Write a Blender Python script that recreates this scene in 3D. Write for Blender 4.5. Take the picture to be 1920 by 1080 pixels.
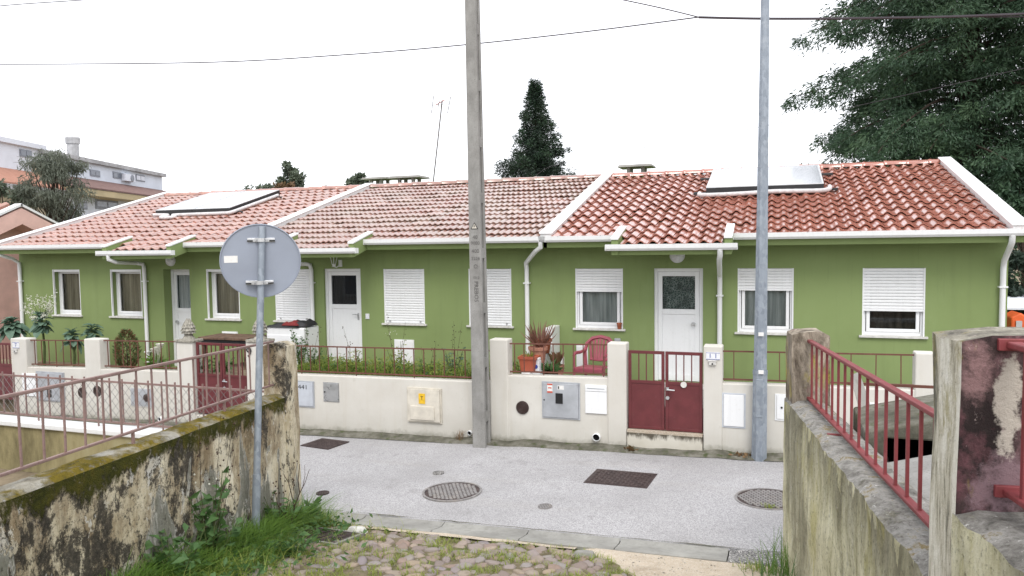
import bpy, math, random
import numpy as np
from mathutils import Vector, Matrix, noise as mnoise
random.seed(7); rng = np.random.default_rng(7)
R = math.radians
scene = bpy.context.scene
COL = scene.collection
for o in list(bpy.data.objects): bpy.data.objects.remove(o)

# ------------------------------------------------------------------ camera
F_PX, PSI, HORIZ, ROLL, EYE = 1399.0, R(19.467), 456.9, 0.0137, 3.3
_p = math.atan((540-HORIZ)/F_PX); _a = math.atan(ROLL)
_f0 = np.array([-math.sin(PSI), math.cos(PSI), 0]); _r0 = np.array([math.cos(PSI), math.sin(PSI), 0]); _z = np.array([0, 0, 1.0])
_w = math.cos(_p)*_f0-math.sin(_p)*_z; _u0 = math.sin(_p)*_f0+math.cos(_p)*_z
_r = math.cos(_a)*_r0-math.sin(_a)*_u0; _u = math.sin(_a)*_r0+math.cos(_a)*_u0
EYE_P = np.array([0, 0, EYE])
cd = bpy.data.cameras.new('camera'); cam = bpy.data.objects.new('camera', cd); COL.objects.link(cam)
cam.matrix_world = Matrix(((_r[0], _u[0], -_w[0], 0), (_r[1], _u[1], -_w[1], 0), (_r[2], _u[2], -_w[2], EYE), (0, 0, 0, 1)))
cd.sensor_width = 36; cd.lens = F_PX/1920*36; cd.clip_start = .05; cd.clip_end = 3000
scene.camera = cam
scene.render.resolution_x, scene.render.resolution_y = 1024, 576

# ------------------------------------------------------------------ world, sun, exposure (bright overcast)
SUN_EL, SUN_AZ = R(52), R(160)
world = bpy.data.worlds.new('World'); scene.world = world; world.use_nodes = True
wn = world.node_tree.nodes; wl = world.node_tree.links; wn.clear()
sky = wn.new('ShaderNodeTexSky'); sky.sky_type = 'NISHITA'; sky.sun_disc = False
sky.sun_elevation = SUN_EL; sky.sun_rotation = SUN_AZ; sky.dust_density = 3
sc = wn.new('ShaderNodeVectorMath'); sc.operation = 'SCALE'; sc.inputs['Scale'].default_value = .1
mx = wn.new('ShaderNodeMix'); mx.data_type = 'RGBA'; mx.inputs['Factor'].default_value = .9
mx.inputs['B'].default_value = (.98, .99, 1.03, 1)
bg = wn.new('ShaderNodeBackground'); bg.inputs['Strength'].default_value = 1.0
wo = wn.new('ShaderNodeOutputWorld')
wl.new(sky.outputs[0], sc.inputs[0]); wl.new(sc.outputs[0], mx.inputs['A']); wl.new(mx.outputs['Result'], bg.inputs['Color']); wl.new(bg.outputs[0], wo.inputs['Surface'])
sd = bpy.data.lights.new('sun', 'SUN'); sun = bpy.data.objects.new('sun', sd); COL.objects.link(sun)
sd.energy = 1.1; sd.angle = R(25); sd.color = (1, .97, .92)
_sdir = Vector((math.sin(SUN_AZ)*math.cos(SUN_EL), math.cos(SUN_AZ)*math.cos(SUN_EL), math.sin(SUN_EL)))
sun.rotation_euler = _sdir.to_track_quat('Z', 'Y').to_euler(); sun.location = (-5, -8, 20)
vs = scene.view_settings; vs.view_transform = 'Standard'; vs.look = 'None'; vs.exposure = .85; vs.gamma = 1; vs.use_curve_mapping = False

# ------------------------------------------------------------------ pixel -> point (a pixel gives a ray; the surface it touches gives the distance)
def ray(x, y): return (x-960)/F_PX*_r-(y-540)/F_PX*_u+_w
def on_plane(x, y, p0, n):
    d = ray(x, y); n = np.array(n, float); return EYE_P+d*(np.dot(np.array(p0, float)-EYE_P, n)/np.dot(d, n))
def onY(x, y, Y): return on_plane(x, y, (0, Y, 0), (0, 1, 0))
def onX(x, y, X): return on_plane(x, y, (X, 0, 0), (1, 0, 0))
def onZ(x, y, Z): return on_plane(x, y, (0, 0, Z), (0, 0, 1))
def ST(x): return .21+.025*x                      # height of the street, it falls to the left
def LZ(x, y): return ST(x)+.17*max(0, 7.3-y)      # the lane climbs from the street
def on_street(x, y): return on_plane(x, y, (0, 0, .21), (-.025, 0, 1))
def on_lane(x, y): return on_plane(x, y, (0, 7.3, .21), (-.025, .17, 1))

# ------------------------------------------------------------------ mesh helpers
ORG = {}
def thing(name, label, cat, loc=(0, 0, 0), rotz=0, group=None):
    o = bpy.data.objects.new(name, None); COL.objects.link(o); o.empty_display_size = .1
    o.location = loc; o.rotation_euler = (0, 0, rotz); tag(o, label, cat, group)
    ORG[o] = np.array(loc, float) if rotz == 0 else np.zeros(3)
    return o
def tag(o, label, cat, group=None):
    o['label'] = label; o['category'] = cat
    if group: o['group'] = group
    return o
def struct(o): o['kind'] = 'structure'; return o
def stuff(o): o['kind'] = 'stuff'; return o
def nrm(v): v = np.array(v, float); return v/max(1e-9, np.linalg.norm(v))
class MB:
    def __init__(s): s.v = []; s.f = []; s.m = []; s.cur = 0
    def add(s, vs_, fs_):
        o = len(s.v); s.v += [tuple(map(float, q)) for q in vs_]; s.f += [tuple(i+o for i in f) for f in fs_]; s.m += [s.cur]*len(fs_); return s
    def mat(s, i): s.cur = i; return s
    def box(s, x0, y0, z0, x1, y1, z1):
        x0, x1 = min(x0, x1), max(x0, x1); y0, y1 = min(y0, y1), max(y0, y1); z0, z1 = min(z0, z1), max(z0, z1)
        return s.add([(x0, y0, z0), (x1, y0, z0), (x1, y1, z0), (x0, y1, z0), (x0, y0, z1), (x1, y0, z1), (x1, y1, z1), (x0, y1, z1)],
                     [(0, 3, 2, 1), (4, 5, 6, 7), (0, 1, 5, 4), (1, 2, 6, 5), (2, 3, 7, 6), (3, 0, 4, 7)])
    def hexa(s, b, t):   # bottom 4, top 4 (both counter-clockwise seen from above)
        return s.add(list(b)+list(t), [(0, 3, 2, 1), (4, 5, 6, 7), (0, 1, 5, 4), (1, 2, 6, 5), (2, 3, 7, 6), (3, 0, 4, 7)])
    def beam(s, p, q, w, h, up=(0, 0, 1), w2=None, h2=None):
        p = np.array(p, float); q = np.array(q, float); d = nrm(q-p); a = nrm(np.cross(d, up)); b = np.cross(a, d)
        w2 = w if w2 is None else w2; h2 = h if h2 is None else h2
        c = lambda o, W, H: [o-a*W/2-b*H/2, o+a*W/2-b*H/2, o+a*W/2+b*H/2, o-a*W/2+b*H/2]
        return s.add(c(p, w, h)+c(q, w2, h2), [(0, 3, 2, 1)[::-1], (4, 5, 6, 7)[::-1], (0, 1, 5, 4)[::-1], (1, 2, 6, 5)[::-1], (2, 3, 7, 6)[::-1], (3, 0, 4, 7)[::-1]])
    def tube(s, pts, r, n=8, cap=True):
        pts = [np.array(p, float) for p in pts]; k = len(pts); rr = [r]*k if np.isscalar(r) else list(r)
        t0 = nrm(pts[1]-pts[0]); ref = np.array([0, 0, 1.]) if abs(t0[2]) < .9 else np.array([1., 0, 0])
        a = nrm(np.cross(t0, ref)); V = []
        for i in range(k):
            t = nrm(pts[min(i+1, k-1)]-pts[max(i-1, 0)]); a = nrm(a-t*np.dot(a, t)); b = np.cross(t, a)
            for j in range(n):
                an = 2*math.pi*(j+.5)/n; V.append(pts[i]+rr[i]*(math.cos(an)*a+math.sin(an)*b))
        Fs = [(i*n+j, i*n+(j+1) % n, (i+1)*n+(j+1) % n, (i+1)*n+j) for i in range(k-1) for j in range(n)]
        if cap: Fs += [tuple(range(n))[::-1], tuple((k-1)*n+j for j in range(n))]
        return s.add(V, Fs)
    def cyl(s, p, q, r, n=12, r2=None): return s.tube([p, q], [r, r if r2 is None else r2], n)
    def lathe(s, prof, c=(0, 0, 0), n=16):   # prof: (r, z)
        V = []; Fs = []; k = len(prof)
        for r, z in prof:
            for j in range(n): a = 2*math.pi*j/n; V.append((c[0]+r*math.cos(a), c[1]+r*math.sin(a), c[2]+z))
        for i in range(k-1):
            for j in range(n): Fs.append((i*n+j, i*n+(j+1) % n, (i+1)*n+(j+1) % n, (i+1)*n+j))
        if prof[0][0] > .0005: Fs.append(tuple(range(n))[::-1])
        if prof[-1][0] > .0005: Fs.append(tuple((k-1)*n+j for j in range(n)))
        return s.add(V, Fs)
    def prism(s, poly, axis, a, b):  # poly of 2d points, extruded along axis from a to b
        def P(u, v, t): return {'x': (t, u, v), 'y': (u, t, v), 'z': (u, v, t)}[axis]
        k = len(poly); V = [P(u, v, a) for u, v in poly]+[P(u, v, b) for u, v in poly]
        Fs = [tuple(range(k)), tuple(range(2*k-1, k-1, -1))]+[(i, i+k, (i+1) % k+k, (i+1) % k) for i in range(k)]
        return s.add(V, Fs)
    def quad(s, *p): return s.add(p, [tuple(range(len(p)))])
    def build(s, name, mats, parent=None, loc=None, smooth=False, bevel=0, rot=None, fix=True):
        me = bpy.data.meshes.new(name); org = np.zeros(3)
        if parent is not None: org = ORG.get(parent, np.zeros(3))
        elif loc is not None: org = np.array(loc, float)
        me.from_pydata([tuple(np.array(q)-org) for q in s.v], [], s.f)
        mats = mats if isinstance(mats, (list, tuple)) else [mats]
        for m in mats: me.materials.append(M[m])
        if len(mats) > 1: me.polygons.foreach_set('material_index', s.m)
        if fix:
            import bmesh
            bm = bmesh.new(); bm.from_mesh(me); bmesh.ops.recalc_face_normals(bm, faces=bm.faces); bm.to_mesh(me); bm.free()
        if smooth:
            me.polygons.foreach_set('use_smooth', [True]*len(me.polygons)); me.set_sharp_from_angle(angle=R(40))
        me.update()
        o = bpy.data.objects.new(name, me); COL.objects.link(o)
        if parent is not None: o.parent = parent
        elif loc is not None: o.location = loc
        ORG[o] = org
        if bevel:
            b = o.modifiers.new('bevel', 'BEVEL'); b.width = bevel; b.segments = 2; b.limit_method = 'ANGLE'; b.angle_limit = R(40)
        return o
def fast_mesh(name, V, Fc, mats, parent=None, loc=None, smooth=False, midx=None):
    """numpy arrays: V (n,3), Fc (m,k)"""
    org = ORG.get(parent, np.zeros(3)) if parent is not None else (np.array(loc, float) if loc is not None else np.zeros(3))
    me = bpy.data.meshes.new(name); V = np.asarray(V, float)-org; Fc = np.asarray(Fc, np.int32); m, k = Fc.shape
    me.vertices.add(len(V)); me.vertices.foreach_set('co', V.ravel()); me.loops.add(m*k); me.loops.foreach_set('vertex_index', Fc.ravel())
    me.polygons.add(m); me.polygons.foreach_set('loop_start', np.arange(0, m*k, k, dtype=np.int32)); me.polygons.foreach_set('loop_total', np.full(m, k, np.int32))
    for q in (mats if isinstance(mats, (list, tuple)) else [mats]): me.materials.append(M[q])
    if midx is not None: me.polygons.foreach_set('material_index', np.asarray(midx, np.int32))
    if smooth: me.polygons.foreach_set('use_smooth', np.ones(m, bool))
    me.update(calc_edges=True); me.validate()
    o = bpy.data.objects.new(name, me); COL.objects.link(o); ORG[o] = org
    if parent is not None: o.parent = parent
    elif loc is not None: o.location = loc
    return o
def inst(src, parent, loc, rot=(0, 0, 0), scale=(1, 1, 1), name=None):
    o = bpy.data.objects.new(name or src.name.split('.')[0], src.data); COL.objects.link(o); o.parent = parent
    o.location = loc; o.rotation_euler = rot; o.scale = scale; return o
def copy_tree(o, parent=None):
    c = o.copy(); COL.objects.link(c); c.parent = parent
    for ch in list(o.children): copy_tree(ch, c)
    return c
def text_mesh(txt, size):
    cu = bpy.data.curves.new('t', 'FONT'); cu.body = txt; cu.size = size; cu.align_x = 'CENTER'; cu.align_y = 'CENTER'; cu.resolution_u = 2
    o = bpy.data.objects.new('t', cu); COL.objects.link(o); bpy.context.view_layer.update()
    me = bpy.data.meshes.new_from_object(o.evaluated_get(bpy.context.evaluated_depsgraph_get()))
    bpy.data.objects.remove(o); return me
def lettering(txt, size, pos, mat_, parent, yaw=0, name='lettering', roll=0, sx=1):
    """flat print on a vertical face that looks along -y (yaw 0)"""
    me = text_mesh(txt, size); me.materials.clear(); me.materials.append(M[mat_])
    o = bpy.data.objects.new(name, me); COL.objects.link(o); o.parent = parent
    o.location = np.array(pos)-ORG.get(parent, np.zeros(3)); o.rotation_euler = Matrix.Rotation(yaw, 3, 'Z').to_euler()
    o.rotation_euler = (Matrix.Rotation(yaw, 3, 'Z') @ Matrix.Rotation(roll, 3, 'Y') @ Matrix.Rotation(R(90), 3, 'X')).to_euler(); o.scale = (sx, 1, 1)
    return o

# ------------------------------------------------------------------ materials
M = {}
class NB:
    def __init__(s, name):
        s.m = bpy.data.materials.new(name); s.m.use_nodes = True; s.t = s.m.node_tree; s.n = s.t.nodes; s.l = s.t.links; s.n.clear()
        s.out = s.n.new('ShaderNodeOutputMaterial'); M[name] = s.m; s._o = None
    def set(s, sock, v):
        if hasattr(v, 'is_linked') or isinstance(v, bpy.types.NodeSocket): s.l.new(v, sock)
        elif isinstance(v, (tuple, list)) and sock.type == 'RGBA': sock.default_value = tuple(v)+(1,) if len(v) == 3 else v
        else: sock.default_value = v
    @property
    def obj(s):
        if s._o is None: s._o = s.n.new('ShaderNodeTexCoord').outputs['Object']
        return s._o
    def pos(s): return s.n.new('ShaderNodeNewGeometry').outputs['Position']
    def mapping(s, vec=None, sc_=(1, 1, 1), loc=(0, 0, 0), rot=(0, 0, 0)):
        n = s.n.new('ShaderNodeMapping'); s.l.new(vec if vec is not None else s.pos(), n.inputs['Vector']); n.inputs['Scale'].default_value = sc_; n.inputs['Location'].default_value = loc; n.inputs['Rotation'].default_value = rot
        return n.outputs[0]
    def noise(s, scale=5, detail=4, rough=.55, vec=None, dist=0):
        n = s.n.new('ShaderNodeTexNoise'); s.l.new(vec if vec is not None else s.pos(), n.inputs['Vector'])
        n.inputs['Scale'].default_value = scale; n.inputs['Detail'].default_value = detail; n.inputs['Roughness'].default_value = rough; n.inputs['Distortion'].default_value = dist
        return n.outputs['Fac']
    def voro(s, scale=5, feature='F1', vec=None, out='Distance', rnd=1):
        n = s.n.new('ShaderNodeTexVoronoi'); n.feature = feature; s.l.new(vec if vec is not None else s.pos(), n.inputs['Vector']); n.inputs['Scale'].default_value = scale
        n.inputs['Randomness'].default_value = rnd
        return n.outputs[out]
    def ramp(s, fac, stops, interp='LINEAR'):
        n = s.n.new('ShaderNodeValToRGB'); s.set(n.inputs[0], fac); e = n.color_ramp.elements; n.color_ramp.interpolation = interp
        while len(e) < len(stops): e.new(.5)
        for i, (p, c) in enumerate(stops):
            e[i].position = p; e[i].color = (c, c, c, 1) if np.isscalar(c) else tuple(c)+(1,)
        return n.outputs[0]
    def mix(s, fac, a, b, blend='MIX'):
        n = s.n.new('ShaderNodeMix'); n.data_type = 'RGBA'; n.blend_type = blend; s.set(n.inputs['Factor'], fac); s.set(n.inputs['A'], a); s.set(n.inputs['B'], b); return n.outputs['Result']
    def math(s, op, a, b=0., clamp=False):
        n = s.n.new('ShaderNodeMath'); n.operation = op; n.use_clamp = clamp; s.set(n.inputs[0], a); s.set(n.inputs[1], b); return n.outputs[0]
    def sep(s, vec=None):
        n = s.n.new('ShaderNodeSeparateXYZ'); s.l.new(vec if vec is not None else s.pos(), n.inputs[0]); return n.outputs
    def comb(s, x, y, z):
        n = s.n.new('ShaderNodeCombineXYZ'); s.set(n.inputs[0], x); s.set(n.inputs[1], y); s.set(n.inputs[2], z); return n.outputs[0]
    def white(s, vec): n = s.n.new('ShaderNodeTexWhiteNoise'); s.l.new(vec, n.inputs['Vector']); return n.outputs['Value']
    def bump(s, h, strength=.3, dist=.01, prev=None):
        n = s.n.new('ShaderNodeBump'); s.set(n.inputs['Height'], h); n.inputs['Strength'].default_value = strength; n.inputs['Distance'].default_value = dist
        if prev is not None: s.l.new(prev, n.inputs['Normal'])
        return n.outputs[0]
    def done(s, col, rough=.7, metal=0., normal=None, spec=.5, sss=0, coat=0):
        b = s.n.new('ShaderNodeBsdfPrincipled'); s.set(b.inputs['Base Color'], col); s.set(b.inputs['Roughness'], rough); s.set(b.inputs['Metallic'], metal); s.set(b.inputs['Specular IOR Level'], spec)
        if coat: b.inputs['Coat Weight'].default_value = coat; b.inputs['Coat Roughness'].default_value = .15
        if normal is not None: s.l.new(normal, b.inputs['Normal'])
        s.l.new(b.outputs[0], s.out.inputs['Surface']); s.b = b; return s.m
def simple(name, col, rough=.6, metal=0, spec=.5, var=.12, vs_=6, bump=.15, bs=60):
    b = NB(name); c = tuple(col); d = tuple(x*(1-var*2.2) for x in c); e = tuple(min(1, x*(1+var)) for x in c)
    n = b.noise(vs_, 5, .6); cc = b.ramp(n, [(.3, d), (.7, e)]); nm = b.bump(b.noise(bs, 3), bump, .004) if bump else None
    return b.done(cc, b.ramp(b.noise(vs_*2, 3), [(.3, max(0, rough-.1)), (.7, min(1, rough+.1))]), metal, nm, spec)
def mats():
    # painted render of the houses
    b = NB('green_render'); p = b.pos()
    big = b.noise(.7, 4, .6); st = b.noise(1, 4, .6, b.mapping(p, (6, 6, .5)))
    c = b.ramp(big, [(.3, (.196, .256, .100)), (.7, (.222, .286, .118))]); c = b.mix(b.math('MULTIPLY', b.ramp(st, [(.5, 0), (.8, 1)]), .35), c, (.16, .20, .085)); c = b.mix(b.math('MULTIPLY', b.ramp(b.noise(2.2, 6, .7, b.mapping(p, (1, 1, .4), (3, 3, 3))), [(.55, 0), (.72, 1)]), .3), c, (.25, .32, .15)); c = b.mix(b.math('MULTIPLY', b.ramp(b.noise(1, 5, .7, b.mapping(p, (22, 22, .9), (1, 1, 5))), [(.60, 0), (.75, 1)]), .3), c, (.13, .155, .075))
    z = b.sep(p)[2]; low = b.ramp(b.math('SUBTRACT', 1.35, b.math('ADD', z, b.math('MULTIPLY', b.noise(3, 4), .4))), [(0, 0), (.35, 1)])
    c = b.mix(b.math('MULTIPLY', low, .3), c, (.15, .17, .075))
    b.done(c, .85, 0, b.bump(b.noise(220, 3), .25, .003, b.bump(b.noise(3, 3), .12, .03)), .25)
    # cream garden wall, dirt rising from its foot, rain streaks
    b = NB('cream_render'); p = b.pos(); x, y, z = b.sep(p)
    c = b.ramp(b.noise(1.1, 5, .6), [(.3, (.545, .52, .47)), (.7, (.625, .61, .565))])
    st = b.noise(1, 5, .65, b.mapping(p, (9, 9, .7)))
    c = b.mix(b.math('MULTIPLY', b.ramp(st, [(.52, 0), (.75, 1)]), .35), c, (.50, .46, .38))
    h = b.math('SUBTRACT', z, b.math('ADD', b.math('MULTIPLY', x, .025), .21))
    hh = b.math('ADD', h, b.math('MULTIPLY', b.math('SUBTRACT', b.noise(5, 5, .7), .5), .30))
    c = b.mix(b.ramp(hh, [(.0, .85), (.05, .55), (.13, .12), (.5, 0)]), c, (.16, .155, .11))
    c = b.mix(b.math('MULTIPLY', b.ramp(b.noise(14, 4, .7), [(.6, 0), (.72, 1)]), .15), c, (.35, .33, .27))
    b.done(c, .88, 0, b.bump(b.noise(150, 3), .2, .003, b.bump(b.noise(2.5, 4), .25, .03)), .25)
    for nm, col in (('white_pvc', (.78, .79, .80)), ('white_paint', (.74, .75, .75))):
        b = NB(nm); p = b.pos(); st = b.noise(1, 4, .6, b.mapping(p, (14, 14, 1.2)))
        c = b.mix(b.math('MULTIPLY', b.ramp(st, [(.5, 0), (.8, 1)]), .30), col, tuple(q*.74 for q in col))
        c = b.mix(b.math('MULTIPLY', b.ramp(b.noise(30, 4), [(.58, 0), (.75, 1)]), .2), c, (.5, .48, .43)); b.done(c, .4, 0, b.bump(b.noise(40, 2), .05, .003), .45)
    # roof tiles, one tone per tile from its cell
    for nm, ca, cb, cc, lich, rg, tw_ in (('tile_new', (.35, .125, .085), (.42, .16, .11), (.30, .10, .068), .08, .13, .2), ('tile_old', (.27, .12, .09), (.35, .17, .13), (.22, .10, .075), .55, .22, .25), ('tile_pale', (.34, .145, .105), (.42, .19, .14), (.28, .115, .085), .25, .20, .2333)):  # left roof's paler pinkish base has grazing sky reflection put into its colour
        b = NB(nm); p = b.pos(); x, y, z = b.sep(p)
        cell = b.comb(b.math('FLOOR', b.math('DIVIDE', x, tw_)), b.math('FLOOR', b.math('DIVIDE', b.math('SUBTRACT', y, 12.52), .375)), 0.)
        w = b.white(cell); c = b.ramp(w, [(0, cc), (.35, ca), (.75, ca), (1, cb)])
        c = b.mix(b.math('MULTIPLY', b.ramp(b.noise(9, 6, .7), [(.45, 0), (.7, 1)]), lich), c, (.36, .31, .25))
        c = b.mix(b.math('MULTIPLY', b.ramp(b.noise(1.1, 4, .6), [(.42, 0), (.7, 1)]), lich*.9), c, (.30, .26, .20))
        c = b.mix(b.math('MULTIPLY', b.ramp(b.noise(45, 4, .7), [(.62, 0), (.7, 1)]), lich), c, (.10, .085, .07))
        b.done(c, b.ramp(b.noise(12, 4), [(.3, rg), (.7, rg+.18)]), 0, b.bump(b.noise(70, 4), .12, .004), .8, coat=.7)
    # asphalt
    b = NB('asphalt'); p = b.pos(); v = b.voro(130, vec=p, out='Color'); g = b.sep(v)[0]
    c = b.ramp(g, [(0, (.12, .117, .116)), (.45, (.34, .333, .338)), (1, (.62, .61, .62))])
    c = b.mix(.42, c, (.335, .328, .334)); c = b.mix(b.math('MULTIPLY', b.ramp(b.noise(.9, 5, .6), [(.4, 0), (.65, 1)]), .45), c, (.24, .233, .232))
    c = b.mix(b.math('MULTIPLY', b.ramp(b.noise(3.2, 5, .7), [(.57, 0), (.72, 1)]), .5), c, (.19, .182, .178))
    c = b.mix(b.math('MULTIPLY', b.ramp(b.noise(1, 5, .65, b.mapping(p, (.35, 2.2, 1))), [(.55, 0), (.75, 1)]), .3), c, (.33, .31, .285))
    b.done(c, .75, 0, b.bump(b.voro(130, vec=p), .5, .005, b.bump(b.noise(1.5, 3), .15, .03)), .4)
    b = NB('patch_asphalt'); p = b.pos(); g = b.sep(b.voro(80, vec=p, out='Color'))[0]
    b.done(b.ramp(g, [(0, (.07, .068, .066)), (.6, (.2, .195, .19)), (1, (.5, .48, .46))]), .8, 0, b.bump(b.voro(80, vec=p), .6, .008), .3)
    b = NB('concrete'); p = b.pos()
    c = b.ramp(b.noise(2.5, 6, .65), [(.3, (.20, .195, .18)), (.7, (.33, .325, .30))]); c = b.mix(b.math('MULTIPLY', b.ramp(b.noise(18, 5, .7), [(.5, 0), (.7, 1)]), .4), c, (.14, .135, .115))
    b.done(c, .85, 0, b.bump(b.noise(90, 4), .3, .004), .3)
    b = NB('dirty_footing'); p = b.pos()
    c = b.ramp(b.noise(4, 6, .7), [(.3, (.055, .055, .04)), (.5, (.12, .115, .09)), (.7, (.22, .21, .18))]); c = b.mix(b.ramp(b.noise(9, 5), [(.55, 0), (.68, .8)]), c, (.05, .065, .02))
    b.done(c, .9, 0, b.bump(b.noise(60, 5, .7), .7, .01), .2)
    b = NB('pole_concrete'); p = b.pos()
    c = b.ramp(b.noise(4, 6, .7, b.mapping(p, (1, 1, .5))), [(.28, (.19, .185, .175)), (.72, (.34, .335, .32))]); c = b.mix(b.math('MULTIPLY', b.ramp(b.noise(70, 4, .7), [(.56, 0), (.68, 1)]), .55), c, (.10, .10, .09))
    b.done(c, .9, 0, b.bump(b.noise(120, 4), .4, .004), .25)
    b = NB('galvanised'); p = b.pos()
    c = b.ramp(b.voro(28, vec=b.mapping(p, (1, 1, .5)), out='Color'), [(0, (.20, .23, .27)), (1, (.32, .36, .41))]); c = b.mix(b.math('MULTIPLY', b.ramp(b.noise(7, 5, .7), [(.5, 0), (.7, 1)]), .4), c, (.42, .45, .48))
    b.done(c, .5, .35, b.bump(b.noise(50, 3), .08, .003), .5)
    simple('sign_back', (.29, .32, .385), .5, .25, .5, .05, 3, .03); simple('steel', (.55, .56, .57), .35, .7, .5, .08, 8, .05)
    simple('grey_cabinet', (.46, .48, .51), .45, .3, .5, .1, 4, .05); simple('grey_door', (.52, .55, .60), .5, .1, .5, .06, 5, .04)
    simple('cream_plastic', (.62, .58, .50), .5, 0, .4, .10, 5, .05); simple('black_plastic', (.012, .012, .013), .4, 0, .5, .1, 8, 0); simple('dark_hole', (.006, .006, .006), .9, 0, .1, 0, 5, 0)
    simple('ink', (.03, .03, .032), .7, 0, .2, .05, 20, 0); simple('faint_ink', (.12, .115, .11), .9, 0, .1, .15, 20, 0); simple('yellow_plate', (.75, .47, .03), .5, 0, .4, .08, 20, .03); simple('sticker_white', (.75, .74, .72), .5, 0, .4, .05, 30, 0); simple('sticker_red', (.55, .10, .06), .5, 0, .4, .05, 30, 0); simple('blue_ink', (.03, .06, .3), .6, 0, .3, .05, 30, 0)
    # paint on metal
    for nm, col, rust in (('gate_red', (.125, .027, .031), .25), ('rail_red', (.20, .038, .042), .45), ('rail_brown', (.235, .155, .14), .5), ('rail_rust', (.135, .052, .036), .6)):
        b = NB(nm); p = b.pos(); c = b.ramp(b.noise(5, 4), [(.3, tuple(q*.85 for q in col)), (.7, tuple(q*1.15 for q in col))])
        c = b.mix(b.math('MULTIPLY', b.ramp(b.noise(26, 5, .7), [(.55, 0), (.68, 1)]), rust), c, (.10, .035, .018)); c = b.mix(b.math('MULTIPLY', b.ramp(b.noise(11, 5, .7), [(.58, 0), (.75, 1)]), rust*.6), c, tuple(min(1, q*1.2+.1) for q in col))
        b.done(c, .45 if nm == 'gate_red' else .55, 0, b.bump(b.noise(60, 4), .2, .003), .45)
    b = NB('iron_cover'); p = b.pos(); c = b.ramp(b.noise(14, 5, .7), [(.3, (.035, .024, .024)), (.7, (.10, .072, .068))]); c = b.mix(b.ramp(b.noise(40, 5, .8), [(.6, 0), (.72, .6)]), c, (.30, .28, .27)); b.done(c, .6, .4, b.bump(b.noise(80, 4), .4, .004), .5)
    b = NB('iron_grey'); p = b.pos(); c = b.ramp(b.noise(14, 5, .7), [(.3, (.18, .17, .165)), (.7, (.34, .325, .32))]); c = b.mix(b.ramp(b.noise(3.5, 5, .8), [(.5, 0), (.68, .7)]), c, (.30, .265, .23)); b.done(c, .6, .3, b.bump(b.noise(80, 4), .4, .004), .5)
    simple('brown_cap', (.045, .026, .022), .6, 0, .4, .15, 30, .3, 120)
    # glass, curtains, shutters
    b = NB('glass'); tr = b.n.new('ShaderNodeBsdfTransparent'); tr.inputs[0].default_value = (.80, .83, .84, 1); gl = b.n.new('ShaderNodeBsdfGlossy'); gl.inputs['Roughness'].default_value = .02; gl.inputs[0].default_value = (.75, .8, .85, 1)
    fr = b.n.new('ShaderNodeFresnel'); fr.inputs[0].default_value = 1.45; ms = b.n.new('ShaderNodeMixShader'); b.l.new(fr.outputs[0], ms.inputs[0]); b.l.new(tr.outputs[0], ms.inputs[1]); b.l.new(gl.outputs[0], ms.inputs[2]); b.l.new(ms.outputs[0], b.out.inputs['Surface'])
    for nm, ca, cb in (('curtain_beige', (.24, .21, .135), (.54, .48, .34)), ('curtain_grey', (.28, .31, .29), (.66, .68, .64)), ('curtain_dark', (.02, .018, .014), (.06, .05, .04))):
        b = NB(nm); p = b.pos(); c = b.ramp(b.noise(1, 4, .6, b.mapping(p, (16, 1, .8))), [(.3, ca), (.7, cb)]); b.done(c, .9, 0, None, .1)
    b = NB('lace'); p = b.pos(); v = b.voro(26, vec=p, feature='DISTANCE_TO_EDGE'); c = b.ramp(v, [(.03, (.42, .46, .43)), (.10, (.10, .14, .125))]); c = b.mix(b.ramp(b.noise(7, 3), [(.4, 0), (.65, .8)]), c, (.07, .09, .085)); b.done(c, .9, 0, None, .1)
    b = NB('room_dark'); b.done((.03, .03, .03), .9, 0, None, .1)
    # solar collector
    b = NB('collector_glass'); b.done((.34, .36, .40), .16, .6, None, 1.0, coat=1); b.b.inputs['Coat Roughness'].default_value = .14
    simple('alu', (.62, .63, .64), .35, .6, .5, .06, 8, .03); simple('pipe_lagging', (.62, .60, .60), .8, 0, .2, .12, 12, .3, 40)
    # terracotta, plastic
    simple('terracotta', (.33, .10, .05), .7, 0, .3, .15, 14, .15); simple('terracotta_pale', (.42, .20, .14), .8, 0, .3, .15, 14, .2); simple('plastic_orange', (.40, .10, .055), .45, 0, .4, .08, 8, .03)
    simple('chair_plastic', (.31, .075, .10), .42, 0, .45, .10, 7, .04); simple('soil', (.055, .04, .025), .95, 0, .1, .25, 20, .8, 60); simple('ceramic_white', (.72, .73, .76), .3, 0, .5, .03, 9, 0)
    simple('stone_finial', (.36, .34, .29), .9, 0, .2, .28, 16, .7, 70); simple('stone_white', (.62, .61, .58), .7, 0, .4, .12, 12, .15)
    simple('wood_old', (.16, .10, .07), .8, 0, .3, .3, 14, .4); simple('tarp_black', (.02, .02, .022), .5, 0, .4, .2, 10, .3); simple('cloth_red', (.18, .03, .03), .9, 0, .2, .2, 12, .2); simple('orange_plastic', (.75, .13, .03), .5, 0, .4, .1, 6, .05)
    simple('cable', (.065, .055, .065), .6, 0, .3, .1, 4, 0); simple('wire', (.17, .16, .155), .6, .3, .4, .15, 20, 0)
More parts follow.
